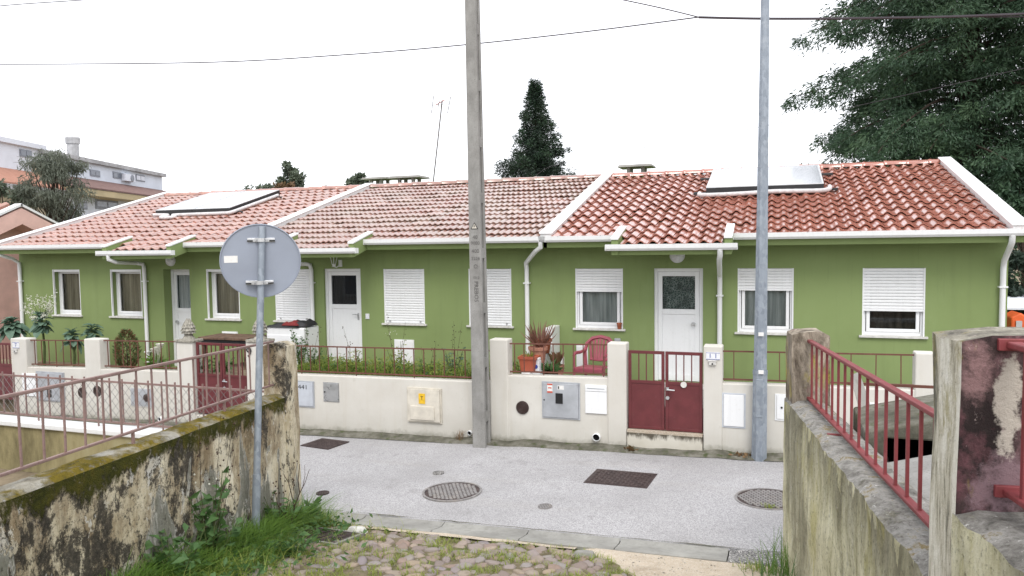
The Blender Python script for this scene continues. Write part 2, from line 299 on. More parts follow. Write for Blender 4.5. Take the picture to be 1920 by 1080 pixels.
    b = NB('sand'); p = b.pos(); g = b.sep(b.voro(120, vec=p, out='Color'))[0]; c = b.mix(b.ramp(g, [(.5, 0), (.9, .6)]), b.ramp(b.noise(4, 6, .7), [(.3, (.40, .33, .25)), (.7, (.54, .46, .36))]), b.ramp(g, [(.6, (.24, .21, .18)), (.8, (.62, .58, .52))])); c = b.mix(b.ramp(b.noise(2.2, 5, .7), [(.55, 0), (.7, .5)]), c, (.25, .20, .14)); b.done(c, .95, 0, b.bump(b.voro(120, vec=p), .6, .008), .15); simple('earth', (.24, .195, .135), .95, 0, .1, .25, 3, .6, 60)
    simple('pink_render', (.72, .46, .41), .9, 0, .2, .10, 1.5, .2, 90); simple('pink_trim', (.70, .46, .40), .85, 0, .2, .06, 3, .1)
    simple('far_white', (.70, .73, .80), .8, 0, .2, .05, .6, .05); simple('far_blue', (.64, .69, .77), .8, 0, .2, .06, .6, .05); simple('far_cream', (.56, .49, .36), .8, 0, .2, .07, .6, .05); simple('far_yellow', (.48, .40, .25), .8, 0, .2, .08, 1, 0); simple('far_frame', (.24, .26, .30), .6, 0, .3, .05, 4, 0); simple('far_glass', (.16, .18, .22), .15, 0, .6, .1, 1, 0); simple('far_metal', (.42, .42, .43), .6, .3, .4, .2, 1.5, .1)
    for nm, ca, cb in (('far_roof', (.13, .078, .070), (.21, .13, .115)), ('far_roof_orange', (.33, .16, .11), (.42, .22, .16))):
        b = NB(nm); b.done(b.ramp(b.noise(3, 6, .7), [(.3, ca), (.7, cb)]), .8, 0, b.bump(b.noise(4, 2), .3, .05), .3)
    # foliage
    for nm, ca, cb, tl in (('leaf_grass', (.055, .125, .018), (.16, .27, .045), .35), ('leaf_weed', (.04, .10, .03), (.11, .20, .065), .3), ('leaf_yellow', (.14, .20, .035), (.33, .37, .085), .35), ('leaf_kale', (.07, .13, .09), (.17, .26, .19), .2), ('leaf_cedar', (.022, .050, .030), (.066, .118, .062), .2), ('leaf_cedar_light', (.045, .085, .045), (.10, .165, .085), .2), ('leaf_conifer', (.018, .032, .026), (.050, .074, .050), .12), ('leaf_euca', (.075, .092, .070), (.18, .20, .155), .25), ('leaf_red', (.12, .05, .03), (.16, .12, .05), .2), ('leaf_dry', (.12, .065, .03), (.26, .17, .085), .2), ('leaf_far', (.075, .105, .075), (.15, .18, .125), .2), ('petal', (.62, .62, .52), (.80, .80, .72), .3), ('aloe', (.16, .075, .055), (.27, .14, .10), .1)):
        b = NB(nm); c = b.ramp(b.noise(1.7 if 'ced' in nm or 'con' in nm or 'eu' in nm or 'far' in nm else 7, 5, .65), [(.28, ca), (.72, cb)])
        g = b.n.new('ShaderNodeBsdfPrincipled'); b.set(g.inputs['Base Color'], c); g.inputs['Roughness'].default_value = .55; g.inputs['Specular IOR Level'].default_value = .35
        t = b.n.new('ShaderNodeBsdfTranslucent'); b.set(t.inputs[0], b.mix(.5, c, tuple(min(1, q*1.3) for q in cb))); ms = b.n.new('ShaderNodeMixShader'); ms.inputs[0].default_value = tl
        b.l.new(g.outputs[0], ms.inputs[1]); b.l.new(t.outputs[0], ms.inputs[2]); b.l.new(ms.outputs[0], b.out.inputs['Surface'])
    simple('bark', (.07, .052, .04), .9, 0, .2, .3, 12, .7, 40); simple('stem_green', (.10, .13, .05), .8, 0, .2, .2, 10, .1); simple('twig', (.06, .035, .025), .8, 0, .2, .2, 20, .1); simple('moss', (.085, .085, .012), 1, 0, .1, .3, 12, 1, 90)
    # cobbles: tone per stone
    b = NB('cobble'); oi = b.n.new('ShaderNodeObjectInfo'); c = b.ramp(oi.outputs['Random'], [(0, (.20, .165, .15)), (.25, (.26, .19, .155)), (.45, (.25, .23, .22)), (.65, (.30, .235, .17)), (.85, (.22, .19, .20)), (1, (.34, .27, .21))])
    c = b.mix(b.math('MULTIPLY', b.ramp(b.noise(16, 5, .7), [(.45, 0), (.7, 1)]), .5), c, (.17, .145, .11)); b.done(c, .8, 0, b.bump(b.noise(45, 4), .4, .008), .3)
    # old lane walls: flaking cream paint over grey render, black mould, brown stains, moss from the top
    for nm in ('old_plaster', 'old_plaster_pillar'):
        b = NB(nm); p = b.pos(); x, y, z = b.sep(p)
        near = b.ramp(b.math('DIVIDE', b.math('SUBTRACT', 7.3, y), 3.6), [(0, 0), (.35, .35), (.7, 1)])
        sv = b.mapping(p, (1, 1, .38))
        c = b.ramp(b.noise(4.5, 6, .72, sv), [(.32, (.34, .27, .17)), (.45, (.56, .49, .35)), (.6, (.68, .62, .48)), (.8, (.74, .71, .62))])
        brown = b.ramp(b.noise(2.1, 7, .75, b.mapping(p, (1, 1, .33), (4, 2, 7)), .3), [(.44, 0), (.58, 1)]); c = b.mix(b.math('MULTIPLY', brown, .8), c, (.17, .115, .06))
        mo = b.noise(2.4, 9, .80, b.mapping(p, (1, 1, .6), (3, 1, 2)), .25); mo = b.math('ADD', mo, b.math('ADD', b.math('MULTIPLY', near, .085), .045 if nm == 'old_plaster_pillar' else 0.)); mould = b.ramp(b.math('ADD', mo, b.math('MULTIPLY', b.math('SUBTRACT', b.noise(42, 5, .8), .5), .10)), [(.555, 0), (.60, .95)])
        c = b.mix(mould, c, b.ramp(b.noise(22, 6, .8), [(.35, (.012, .012, .012)), (.55, (.055, .048, .04)), (.7, (.20, .165, .11))]))
        fl = b.noise(2.3, 5, .6, b.mapping(p, (1, 1, .42), (7, 3, 1)), .8); low = b.math('SUBTRACT', 1.0, b.math('SUBTRACT', z, b.math('MULTIPLY', b.math('SUBTRACT', 7.3, y), .15)))
        flk = b.math('ADD', fl, b.math('MULTIPLY', low, .17)); flake = b.ramp(flk, [(.615, 0), (.625, 1)])
        c = b.mix(flake, c, b.ramp(b.noise(5, 6, .7, sv), [(.3, (.12, .115, .07)), (.7, (.30, .295, .27))])); edge = b.ramp(flk, [(.60, 0), (.613, 1), (.628, 1), (.635, 0)]); c = b.mix(b.math('MULTIPLY', edge, .5), c, (.70, .68, .62))
        wh = b.noise(3.4, 6, .72, b.mapping(p, (1, 1, .55), (1, 9, 4)), .3); wht = b.ramp(wh, [(.60, 0), (.61, 1)]); c = b.mix(b.math('MULTIPLY', wht, .9), c, b.ramp(b.noise(7, 4), [(.3, (.50, .44, .33)), (.7, (.62, .62, .60))]))
        speck = b.ramp(b.noise(30, 7, .82), [(.54, 0), (.62, 1)]); c = b.mix(b.math('MULTIPLY', speck, b.math('ADD', .35, b.math('MULTIPLY', near, .45))), c, (.045, .042, .03))
        sp2 = b.ramp(b.noise(55, 6, .8, b.mapping(p, (1, 1, 1), (5, 5, 5))), [(.60, 0), (.66, 1)]); c = b.mix(b.math('MULTIPLY', sp2, .5), c, (.60, .55, .42))
        bp = b.bump(b.math('MULTIPLY', flake, -1.0), .9, .025, b.bump(b.noise(26, 7, .78), .7, .014))
        if nm == 'old_plaster':
            hz = b.math('SUBTRACT', b.math('ADD', 1.655, b.math('MULTIPLY', b.math('SUBTRACT', 7.1, y), .021)), z)
            ms = b.math('SUBTRACT', .20, b.math('ADD', hz, b.math('MULTIPLY', b.math('SUBTRACT', b.noise(3.6, 7, .75, b.mapping(p, (1, 1, .5))), .5), .95)))
            geo = b.n.new('ShaderNodeNewGeometry'); upf = b.ramp(b.sep(geo.outputs['Normal'])[2], [(.55, 0), (.8, 1)])
            topc = b.ramp(b.noise(6, 6, .75), [(.35, (.16, .15, .135)), (.5, (.30, .29, .265)), (.7, (.46, .45, .42))]); c = b.mix(upf, c, topc)
            patch = b.math('MULTIPLY', upf, b.ramp(b.noise(2.6, 5, .65), [(.42, .8), (.54, 0)])); moss = b.math('MULTIPLY', b.ramp(ms, [(0, 0), (.07, 1)]), b.math('SUBTRACT', 1.0, patch))
            moss = b.math('MULTIPLY', moss, b.ramp(b.noise(15, 6, .75), [(.30, .1), (.46, 1)]))
            mcol = b.mix(upf, b.ramp(b.noise(7, 5, .7), [(.3, (.030, .036, .006)), (.55, (.085, .082, .012)), (.75, (.15, .12, .02))]), b.ramp(b.noise(7, 5, .7), [(.3, (.10, .085, .010)), (.55, (.22, .165, .018)), (.75, (.33, .24, .04))]))
            c = b.mix(moss, c, mcol); bp = b.bump(b.math('MULTIPLY', moss, b.noise(70, 4, .7)), 1.0, .035, bp)
        b.done(c, .92, 0, bp, .2)
    b = NB('yellow_plaster'); p = b.pos(); x, y, z = b.sep(p); sv = b.mapping(p, (1, 1, .14))
    big = b.noise(1.5, 5, .6, b.mapping(p, (1, 1, .5), (2, 7, 1)))
    c = b.ramp(b.noise(6, 7, .76, b.mapping(p, (1, 1, .28))), [(.32, (.26, .24, .15)), (.43, (.54, .51, .33)), (.58, (.72, .69, .50)), (.75, (.76, .74, .62))])
    c = b.mix(b.math('MULTIPLY', b.ramp(big, [(.46, 0), (.60, 1)]), .65), c, b.ramp(b.noise(11, 7, .78, b.mapping(p, (1, 1, .35))), [(.3, (.07, .065, .045)), (.55, (.24, .225, .165)), (.75, (.46, .45, .40))]))
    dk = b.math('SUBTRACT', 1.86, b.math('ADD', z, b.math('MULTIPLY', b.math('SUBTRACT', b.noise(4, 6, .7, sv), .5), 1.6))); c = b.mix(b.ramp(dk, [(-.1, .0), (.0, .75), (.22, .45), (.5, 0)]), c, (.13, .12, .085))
    c = b.mix(b.math('MULTIPLY', b.ramp(b.noise(2.8, 6, .7, b.mapping(p, (1, 1, .3), (1, 5, 1))), [(.55, 0), (.66, 1)]), .6), c, (.42, .38, .12))
    geo = b.n.new('ShaderNodeNewGeometry'); up = b.ramp(b.sep(geo.outputs['Normal'])[2], [(.6, 0), (.8, 1)])
    top = b.ramp(b.noise(5, 7, .78), [(.32, (.10, .095, .085)), (.44, (.23, .22, .20)), (.55, (.36, .35, .325)), (.62, (.22, .165, .06)), (.72, (.50, .49, .47))]); c = b.mix(up, c, top)
    c = b.mix(b.math('MULTIPLY', b.ramp(b.noise(3.6, 8, .80, b.mapping(p, (1, 1, .7), (4, 1, 8)), .3), [(.54, 0), (.64, 1)]), .5), c, b.ramp(b.noise(20, 6, .8), [(.35, (.06, .055, .035)), (.65, (.26, .24, .15))])); c = b.mix(b.math('MULTIPLY', b.ramp(b.noise(30, 7, .82), [(.54, 0), (.62, 1)]), .6), c, (.06, .055, .04)); c = b.mix(b.math('MULTIPLY', b.ramp(b.noise(24, 6, .8, b.mapping(p, (1, 1, .5), (9, 1, 3))), [(.62, 0), (.66, 1)]), .7), c, (.72, .71, .67))
    b.done(c, .92, 0, b.bump(b.noise(30, 7, .8), .9, .02, b.bump(b.noise(7, 5, .7), .5, .03)), .2)
    b = NB('pillar_plaster'); p = b.pos(); sv = b.mapping(p, (1, 1, .16)); nb = b.noise(9, 7, .75, sv)
    c = b.ramp(nb, [(.36, (.13, .125, .10)), (.45, (.46, .43, .34)), (.55, (.68, .66, .58)), (.75, (.76, .75, .70))])
    geo = b.n.new('ShaderNodeNewGeometry'); ny = b.math('MULTIPLY', b.sep(geo.outputs['Normal'])[1], -1.); fr = b.ramp(ny, [(.5, 0), (.7, 1)])
    d0 = b.noise(2.6, 7, .74, b.mapping(p, (1, 1, .42), (2, 0, 5)), .3)
    dk = b.ramp(d0, [(.36, (.028, .020, .020)), (.46, (.075, .048, .048)), (.52, (.15, .085, .09)), (.555, (.26, .17, .17)), (.58, (.50, .45, .40)), (.75, (.62, .59, .52))])
    dk = b.mix(b.math('MULTIPLY', b.ramp(b.noise(2.2, 6, .7, b.mapping(p, (1, 1, .8), (5, 3, 9))), [(.52, 0), (.62, 1)]), .5), dk, (.26, .11, .13))
    px_, py_, pz_ = b.sep(p); uu = b.math('ADD', b.math('MULTIPLY', b.math('SUBTRACT', px_, .08), .990), b.math('MULTIPLY', b.math('SUBTRACT', py_, 7.35), .139)); wob = b.math('MULTIPLY', b.math('SUBTRACT', b.noise(9, 7, .72), .5), 5.0)
    def blob(cu, cz_, ru, rz_): return b.math('ADD', b.math('ADD', b.math('POWER', b.math('ABSOLUTE', b.math('DIVIDE', b.math('SUBTRACT', uu, cu), ru)), 2.), b.math('POWER', b.math('ABSOLUTE', b.math('DIVIDE', b.math('SUBTRACT', pz_, cz_), rz_)), 2.)), wob)
    dk = b.mix(b.ramp(blob(.15, 2.36, .14, .13), [(.2, .75), (1.5, 0)]), dk, (.27, .18, .20)); dk = b.mix(b.ramp(blob(.05, 2.80, .07, .12), [(.1, .7), (1.4, 0)]), dk, (.33, .20, .20)); dk = b.mix(b.ramp(blob(.165, 2.68, .05, .19), [(.5, .95), (1.1, 0)]), dk, (.50, .45, .39))
    c = b.mix(fr, c, dk); up = b.ramp(b.sep(geo.outputs['Normal'])[2], [(.6, 0), (.8, 1)]); c = b.mix(up, c, b.ramp(b.noise(9, 6, .75), [(.35, (.08, .075, .065)), (.6, (.28, .26, .21)), (.75, (.5, .48, .43))]))
    c = b.mix(b.math('MULTIPLY', b.ramp(b.noise(3.4, 6, .7, b.mapping(p, (1, 1, .4), (8, 0, 1))), [(.61, 0), (.68, 1)]), .6), c, (.24, .20, .04))
    c = b.mix(b.math('MULTIPLY', b.ramp(b.noise(34, 7, .82), [(.57, 0), (.65, 1)]), .55), c, (.04, .035, .03)); c = b.mix(b.math('MULTIPLY', b.ramp(b.noise(20, 7, .8, b.mapping(p, (1, 1, .6), (3, 3, 3))), [(.62, 0), (.67, 1)]), .55), c, (.55, .45, .42))
    b.done(c, .92, 0, b.bump(b.noise(28, 6, .78), .8, .014), .2)
    b = NB('pillar_far'); p = b.pos(); sv = b.mapping(p, (1, 1, .3)); d0 = b.noise(6, 7, .75, sv, .3)
    c = b.ramp(d0, [(.34, (.06, .045, .035)), (.45, (.19, .16, .125)), (.55, (.36, .31, .25)), (.68, (.56, .52, .42))]); c = b.mix(b.ramp(b.noise(3.2, 6, .75, b.mapping(p, (1, 1, .5), (1, 4, 2))), [(.53, 0), (.64, .7)]), c, (.36, .30, .06)); c = b.mix(b.ramp(b.noise(4, 6, .7, b.mapping(p, (1, 1, .6), (6, 4, 9))), [(.56, 0), (.68, .6)]), c, (.34, .17, .18))
    c = b.mix(b.ramp(b.noise(34, 7, .82), [(.57, 0), (.65, .6)]), c, (.04, .035, .03)); b.done(c, .92, 0, b.bump(b.noise(28, 6, .78), .8, .014), .2)
    b = NB('lane_dirt'); c = b.ramp(b.noise(5, 6, .7), [(.3, (.10, .085, .05)), (.7, (.24, .20, .135))]); c = b.mix(b.ramp(b.noise(3, 6, .7), [(.5, 0), (.62, .7)]), c, (.075, .10, .025)); b.done(c, .95, 0, b.bump(b.noise(60, 5, .75), .8, .012), .1)
    b = NB('stained_step'); p = b.pos(); c = b.ramp(b.noise(3, 5), [(.3, (.50, .47, .40)), (.7, (.60, .575, .51))]); zz = b.math('SUBTRACT', .43, b.math('ADD', b.sep(p)[2], b.math('MULTIPLY', b.math('SUBTRACT', b.noise(9, 6, .75, b.mapping(p, (1, 1, .3))), .5), .35))); c = b.mix(b.ramp(zz, [(-.02, .9), (.02, .75), (.07, 0)]), c, (.045, .035, .02)); b.done(c, .9, 0, b.bump(b.noise(40, 5), .4, .008), .2)
    b = NB('far_side_wall'); p = b.pos(); c = b.ramp(b.noise(2.2, 6, .7, b.mapping(p, (1, 1, .35))), [(.3, (.11, .095, .05)), (.55, (.30, .26, .14)), (.75, (.36, .33, .20))]); b.done(c, .92, 0, b.bump(b.noise(30, 5), .4, .01), .2)
mats()

# ================================================================== SETTING
def sheet(name, xs, ys, zf, mat_, smooth=True):
    V = [(x, y, zf(x, y)) for y in ys for x in xs]; nx = len(xs)
    Fs = [(j*nx+i, j*nx+i+1, (j+1)*nx+i+1, (j+1)*nx+i) for j in range(len(ys)-1) for i in range(nx-1)]
    return struct(fast_mesh(name, V, Fs, mat_, smooth=smooth))
lin = np.linspace
sheet('ground', lin(-500, 500, 41), lin(-200, 800, 41), lambda x, y: -1.2+(2.0 if y > 24 else 0)+(max(0, y-60)*.02), 'earth')
def road_z(x, y): return ST(x)+.012*math.sin(x*.9+y)*.5-.02*max(0, 8.2-y)/.6*.6
sheet('road', lin(-40, 16, 113), lin(7.62, 11.0, 9), road_z, 'asphalt')
YL0 = 7.30
def lane_z(x, y): return LZ(x, y)-.01+.02*mnoise.noise(Vector((x*1.3, y*1.3, 0)))
sheet('lane', lin(-6.2, 2.6, 60), lin(-3, YL0, 60), lane_z, 'lane_dirt')
# concrete channel between street and lane, cast in slabs
ch = MB().box(-40, 7.29, -1.3, 16, 7.63, -1.2).build('street_channel', 'concrete'); struct(ch)
x = -16.0; k = 0
while x < 3.0:
    L = random.choice((1.02, 1.1, .98)); m = MB(); d = random.uniform(-.004, .004)
    a, e = x+.006, x+L-.006; z0, z1 = ST(a)+d, ST(e)+d; mid = -.015
    prof = [(7.275, .025), (7.31, .032), (7.40, .012), (7.55, mid), (7.66, -.002+random.uniform(-.002, .002))]
    V = [(xx, yy+(.012*mnoise.noise(Vector((xx*3, 1, 0))) if i == 4 else 0), zz+dz) for xx, zz in ((a, z0), ((a+e)/2, (z0+z1)/2), (e, z1)) for i, (yy, dz) in enumerate(prof+[(7.66, -.15), (7.275, -.15)])]
    Fs = [(s*7+i, s*7+(i+1) % 7, (s+1)*7+(i+1) % 7, (s+1)*7+i) for s in range(2) for i in range(7)]+[tuple(range(7)), tuple(range(20, 13, -1))]
    m.add(V, Fs).build('channel_slab', 'patch_asphalt' if x > -.95 and x < .6 and k > 8 else 'concrete', ch, smooth=True)
    x += L; k += 1
# sandy strip and bare sand by the lane's mouth
def strip_sheet(name, poly, mat_, dz, fz):
    V = [(p[0], p[1], fz(p[0], p[1])+dz) for p in poly]; c = np.mean(np.array(V), 0)
    n = len(V); return struct(fast_mesh(name, V+[tuple(c)], [(i, (i+1) % n, n) for i in range(n)], mat_))
sp = [(-2.05, 7.29), (-1.2, 7.29), (-.3, 7.29), (.4, 7.29), (.5, 6.6), (.6, 5.6), (-.4, 5.6), (-1.1, 5.9), (-1.45, 6.3), (-1.75, 6.7), (-1.7, 7.0)]
def fz(x, y): return LZ(x, y)-.01+.02*mnoise.noise(Vector((x*1.3, y*1.3, 0)))+.02
gx = lin(-2.3, .7, 46); gy = lin(5.2, 7.29, 34)
def sand_in(x, y):
    b = -1.95+(7.29-y)*.80+.22*mnoise.noise(Vector((x*2, y*3, 4))); return min(1, max(0, (x-b)/.25))
sheet('sand_patch', gx, gy, lambda x, y: lane_z(x, y)-.03+.055*sand_in(x, y), 'sand')
sheet('sand_strip', lin(-6, -1.9, 40), lin(7.18, 7.28, 4), lambda x, y: LZ(x, y)+.012+.012*mnoise.noise(Vector((x*4, y*9, 0))), 'sand')
# cobbles of the lane, each its own stone
lane_obj = bpy.data.objects['lane']; ORG[lane_obj] = np.zeros(3)
def stone_mesh(i):
    r_ = random.Random(i); n = 9; V = []; rad = [r_.uniform(.70, 1.12) for _ in range(n)]; ax = r_.uniform(.75, 1.0)
    sq = lambda a: 1/max(abs(math.cos(a)), abs(math.sin(a)))
    for lv, (s, z) in enumerate(((1.0, -.04), (1.0, .004), (.92, .017), (.6, .021))):
        for j in range(n):
            a = 2*math.pi*j/n; q = rad[j]*s*(.35+.70*min(1.3, sq(a))); V.append((q*math.cos(a)*.085, q*math.sin(a)*.085*ax, z+r_.uniform(-.002, .002)))
    Fs = [(l*n+j, l*n+(j+1) % n, (l+1)*n+(j+1) % n, (l+1)*n+j) for l in range(3) for j in range(n)]+[tuple(range(3*n, 4*n))]
    me = bpy.data.meshes.new('cobblestone'); me.from_pydata(V, [], Fs); me.materials.append(M['cobble']); me.polygons.foreach_set('use_smooth', [True]*len(me.polygons)); me.update(); return me
SM = [stone_mesh(i) for i in range(14)]
cnt = 0; cands = []
yy = 7.10; row = 0
while yy > 5.0:
    xx = -5.0+random.uniform(0, .1)
    while xx < 0.1:
        px = xx+random.uniform(-.025, .025); py = yy+random.uniform(-.03, .03)
        if sand_in(px, py) < .35 and mnoise.noise(Vector((px*1.7, py*1.7, 9))) > -.30: cands.append((px, py))
        xx += random.uniform(.135, .185)
    yy -= .128; row += 1
def vis(px, py):
    q = np.array([px, py, LZ(px, py)])-EYE_P; d = q@_w; return (960+F_PX*(q@_r)/d, 540-F_PX*(q@_u)/d)
inv = []; outv = []
for c in cands:
    u = vis(*c); (inv if (450 < u[0] < 1250 and u[1] < 1100) else outv).append(c)
random.shuffle(inv); extra = inv[300:]; inv = inv[:300]
for (px, py) in inv:
    o = bpy.data.objects.new('cobblestone', random.choice(SM)); COL.objects.link(o); o.parent = lane_obj; s = random.uniform(.70, 1.05)
    o.location = (px, py, lane_z(px, py)+random.uniform(-.016, .006)); o.rotation_euler = (-.168+random.uniform(-.08, .08), random.uniform(-.08, .08), random.uniform(0, 6.3)); o.scale = (s*1.05, s*random.uniform(.7, 1), 1)
VV = []; FF = []
for (px, py) in outv+extra:
    me = random.choice(SM); V = np.array([v.co[:] for v in me.vertices]); a = random.uniform(0, 6.3); V[:, :2] = V[:, :2]@np.array([[math.cos(a), -math.sin(a)], [math.sin(a), math.cos(a)]]); V += (px, py, lane_z(px, py)-.006)
    o_ = sum(len(q) for q in VV); VV.append(V); FF += [tuple(i+o_ for i in p.vertices) for p in me.polygons if len(p.vertices) == 4]
if VV: stuff(fast_mesh('cobblestone_rest', np.vstack(VV), FF, 'cobble', parent=lane_obj))

# ================================================================== HOUSES
YF = 13.13; TANR = .2824; PITCH = math.atan(TANR); YR = 17.82; YE = 12.57; TW0 = .2333; TP = .375
def deckz(Y): return 3.365+TANR*(Y-12.65)
def X_at(px, py=555, Y=YF): return float(onY(px, py, Y)[0])
TU = [0, .1, .24, .35, .43, .53, .64, .75, .86, .95, 1.05]; TZ = [.006, -.002, -.002, .006, .026, .042, .050, .044, .028, .012, .010]
def tile_data(TW, TU, TZ):
    V = []; n = len(TU)
    for y_, lift in ((-.05, 0), (TP+.02, 0)):
        for t in (0, -.020):
            V += [(u*TW, y_*math.sqrt(1+TANR**2), z+t) for u, z in zip(TU, TZ)]
    top0, bot0, top1 = 0, n, 2*n
    Fs = [(top0+i, top0+i+1, top1+i+1, top1+i) for i in range(n-1)]+[(bot0+i, bot0+i+1, top0+i+1, top0+i) for i in range(n-1)]+[(bot0+i+1, bot0+i, 3*n+i, 3*n+i+1) for i in range(n-1)]
    return np.array(V), np.array(Fs)
TU2 = [0, .07, .15, .23, .32, .40, .47, .54, .62, .70, .78, .87, .95, 1.03]; TZ2 = [.004, .006, .022, .030, .024, .008, .003, .004, .012, .026, .031, .022, .006, .004]
def tile_mesh(mat_, TV, TF):
    me = bpy.data.meshes.new('roof_tile'); me.from_pydata([tuple(v) for v in TV], [], [tuple(map(int, f)) for f in TF]); me.materials.append(M[mat_])
    me.polygons.foreach_set('use_smooth', [True]*len(me.polygons)); me.set_sharp_from_angle(angle=R(50)); me.update(); return me
TROT = PITCH-math.atan(.034/TP)
def slope_beam(m, x0, x1, Ya, Yb, h0, h1):
    a, b = deckz(Ya), deckz(Yb)
    return m.hexa([(x0, Ya, a+h0), (x1, Ya, a+h0), (x1, Yb, b+h0), (x0, Yb, b+h0)], [(x0, Ya, a+h1), (x1, Ya, a+h1), (x1, Yb, b+h1), (x0, Yb, b+h1)])
def gutter(parent, x0, x1, Y, z, name='gutter'):
    prof = [(Y, z+.05), (Y+.005, z-.02), (Y+.03, z-.055), (Y+.12, z-.055), (Y+.12, z+.045), (Y+.11, z+.045), (Y+.11, z-.04), (Y+.035, z-.04), (Y+.016, z-.015), (Y+.014, z+.05)]
    m = MB().prism(prof, 'x', x0, x1)
    for xx in (x0, x1): m.box(xx-.004 if xx == x0 else xx-.004, Y+.004, z-.05, xx+.004, Y+.118, z+.043)
    g = m.build(name, 'white_paint', parent)
    for xx in np.arange(x0+.35, x1, .75): MB().box(xx, Y-.004, z+.046, xx+.02, Y+.125, z+.054).build('bracket', 'steel', g)
    return g
def downpipe(parent, pts, r=.042, name='downpipe', flat=True):
    p = MB().tube(pts, r, 10).build(name, 'white_paint', parent, smooth=True)
    a, b = np.array(pts[-2]), np.array(pts[-1])
    for t in (.12, .8):
        c = a+(b-a)*t; MB().box(c[0]-.058, c[1]-.05, c[2]-.012, c[0]+.058, YF+.01, c[2]+.012).build('bracket', 'white_paint', p)
    return p
def window(parent, px0, px1, shut, curtain, recess=.06, z0=1.755, z1=2.834, sash=False):
    x0, x1 = X_at(px0), X_at(px1); y = YF+recess; m = MB(); fw = .055
    m.box(x0, y, z0, x0+fw, y+.06, z1).box(x1-fw, y, z0, x1, y+.06, z1).box(x0+fw, y, z0, x1-fw, y+.06, z0+fw).box(x0+fw, y, z1-fw, x1-fw, y+.06, z1)
    a, b = x0+fw+.012, x1-fw-.012; s = .05
    m.box(a, y-.012, z0+fw, a+s, y+.03, z1-fw).box(b-s, y-.012, z0+fw, b, y+.03, z1-fw).box(a+s, y-.012, z0+fw, b-s, y+.03, z0+fw+s).box(a+s, y-.012, z1-fw-s, b-s, y+.03, z1-fw)
    if sash: xm = (x0+x1)/2; m.box(xm-.02, y+.032, z0+fw+s, xm+.02, y+.05, z1-fw)
    w = m.build('window', 'white_pvc', parent, bevel=.004)
    MB().quad((a+s, y+.012, z0+fw+s), (b-s, y+.012, z0+fw+s), (b-s, y+.012, z1-fw-s), (a+s, y+.012, z1-fw-s)).build('pane', 'glass', w)
    MB().box(x0-.045, YF-.045, z0-.035, x1+.045, y+.02, z0).build('sill', 'stone_white', w, bevel=.004)
    for xx in (x0, x1-.022): MB().box(xx, YF+.004, z0, xx+.022, YF+.045, z1).build('guide', 'white_pvc', w)
    if shut > 0:
        m = MB(); zb = z1-(z1-z0)*shut; zt = z1; n = max(1, int((zt-zb)/.048)); d = (zt-zb)/n
        for i in range(n):
            za = zb+i*d; yy = YF+.014
            m.prism([(yy+.008, za), (yy+.001, za+d*.2), (yy, za+d*.5), (yy+.002, za+d*.82), (yy+.009, za+d*.93), (yy+.015, za+d*.93), (yy+.015, za)], 'x', x0+.022, x1-.022)
        m.box(x0+.022, YF+.012, zb-.03, x1-.022, YF+.03, zb)
        sh = m.build('shutter', 'white_pvc', w)
        if shut > .95:
            for xx in (x0+.1, x1-.12): MB().box(xx, YF+.004, z0+.025, xx+.035, YF+.012, z0+.06).build('stopper', 'steel', w)
    else: MB().box(x0+.022, YF+.02, z1-.055, x1-.022, YF+.05, z1).build('shutter_end', 'white_pvc', w)
    n = 26; V = []; yb = y+.10
    for i in range(n+1):
        t = i/n; gap = 0
        xx = x0+t*(x1-x0); yy = yb+.022*math.sin(i*1.9)+.012*math.sin(i*.7); V += [(xx, yy, z0), (xx, yy, z1)]
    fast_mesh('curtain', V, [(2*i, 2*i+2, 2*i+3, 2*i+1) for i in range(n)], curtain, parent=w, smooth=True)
    return (x0, x1, z0-.001, z1)
def door(parent, px0, px1, z0, z1, gz0, kind, recess=.05):
    x0, x1 = X_at(px0, 560), X_at(px1, 560); y = YF+recess; fw = .06; m = MB()
    m.box(x0, y, z0, x0+fw, y+.07, z1).box(x1-fw, y, z0, x1, y+.07, z1).box(x0+fw, y, z1-fw, x1-fw, y+.07, z1)
    fr = m.build('door_frame', 'white_pvc', parent, bevel=.004)
    a, b = x0+fw+.004, x1-fw-.004; t = z1-fw-.004; s = .075; m = MB(); yl = y+.012
    m.box(a, yl, z0+.01, a+s, yl+.045, t).box(b-s, yl, z0+.01, b, yl+.045, t).box(a+s, yl, t-s, b-s, yl+.045, t).box(a+s, yl, gz0-.09, b-s, yl+.045, gz0).box(a+s, yl, z0+.01, b-s, yl+.045, z0+.13)
    m.box(a+s, yl+.014, z0+.13, b-s, yl+.034, gz0-.09)
    d = m.build('door', 'white_pvc', parent, bevel=.004)
    MB().quad((a+s, yl+.02, gz0), (b-s, yl+.02, gz0), (b-s, yl+.02, t-s), (a+s, yl+.02, t-s)).build('pane', 'glass', d)
    n = 22; V = []
    for i in range(n+1): xx = a+s+(b-a-2*s)*i/n; yy = yl+.075+.012*math.sin(i*1.7); V += [(xx, yy, gz0-.05), (xx, yy, t)]
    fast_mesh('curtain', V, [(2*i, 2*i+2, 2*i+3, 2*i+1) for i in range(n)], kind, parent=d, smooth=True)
    zk = z0+1.02
    if kind == 'room_dark': MB().box(b-.06, yl-.012, zk-.08, b-.025, yl, zk+.06).tube([(b-.045, yl-.01, zk+.03), (b-.045, yl-.05, zk+.03), (b-.15, yl-.05, zk+.03)], .01, 6).build('handle', 'steel', d, smooth=True)
    else: MB().tube([(b-.1 if kind == 'lace' else a+.08, yl, zk), (b-.1 if kind == 'lace' else a+.08, yl-.03, zk), (b-.1 if kind == 'lace' else a+.08, yl-.035, zk), (b-.1 if kind == 'lace' else a+.08, yl-.06, zk)], [.018, .014, .036, .03], 12).build('handle', 'steel', d, smooth=True)
    return (x0, x1, z0, z1)
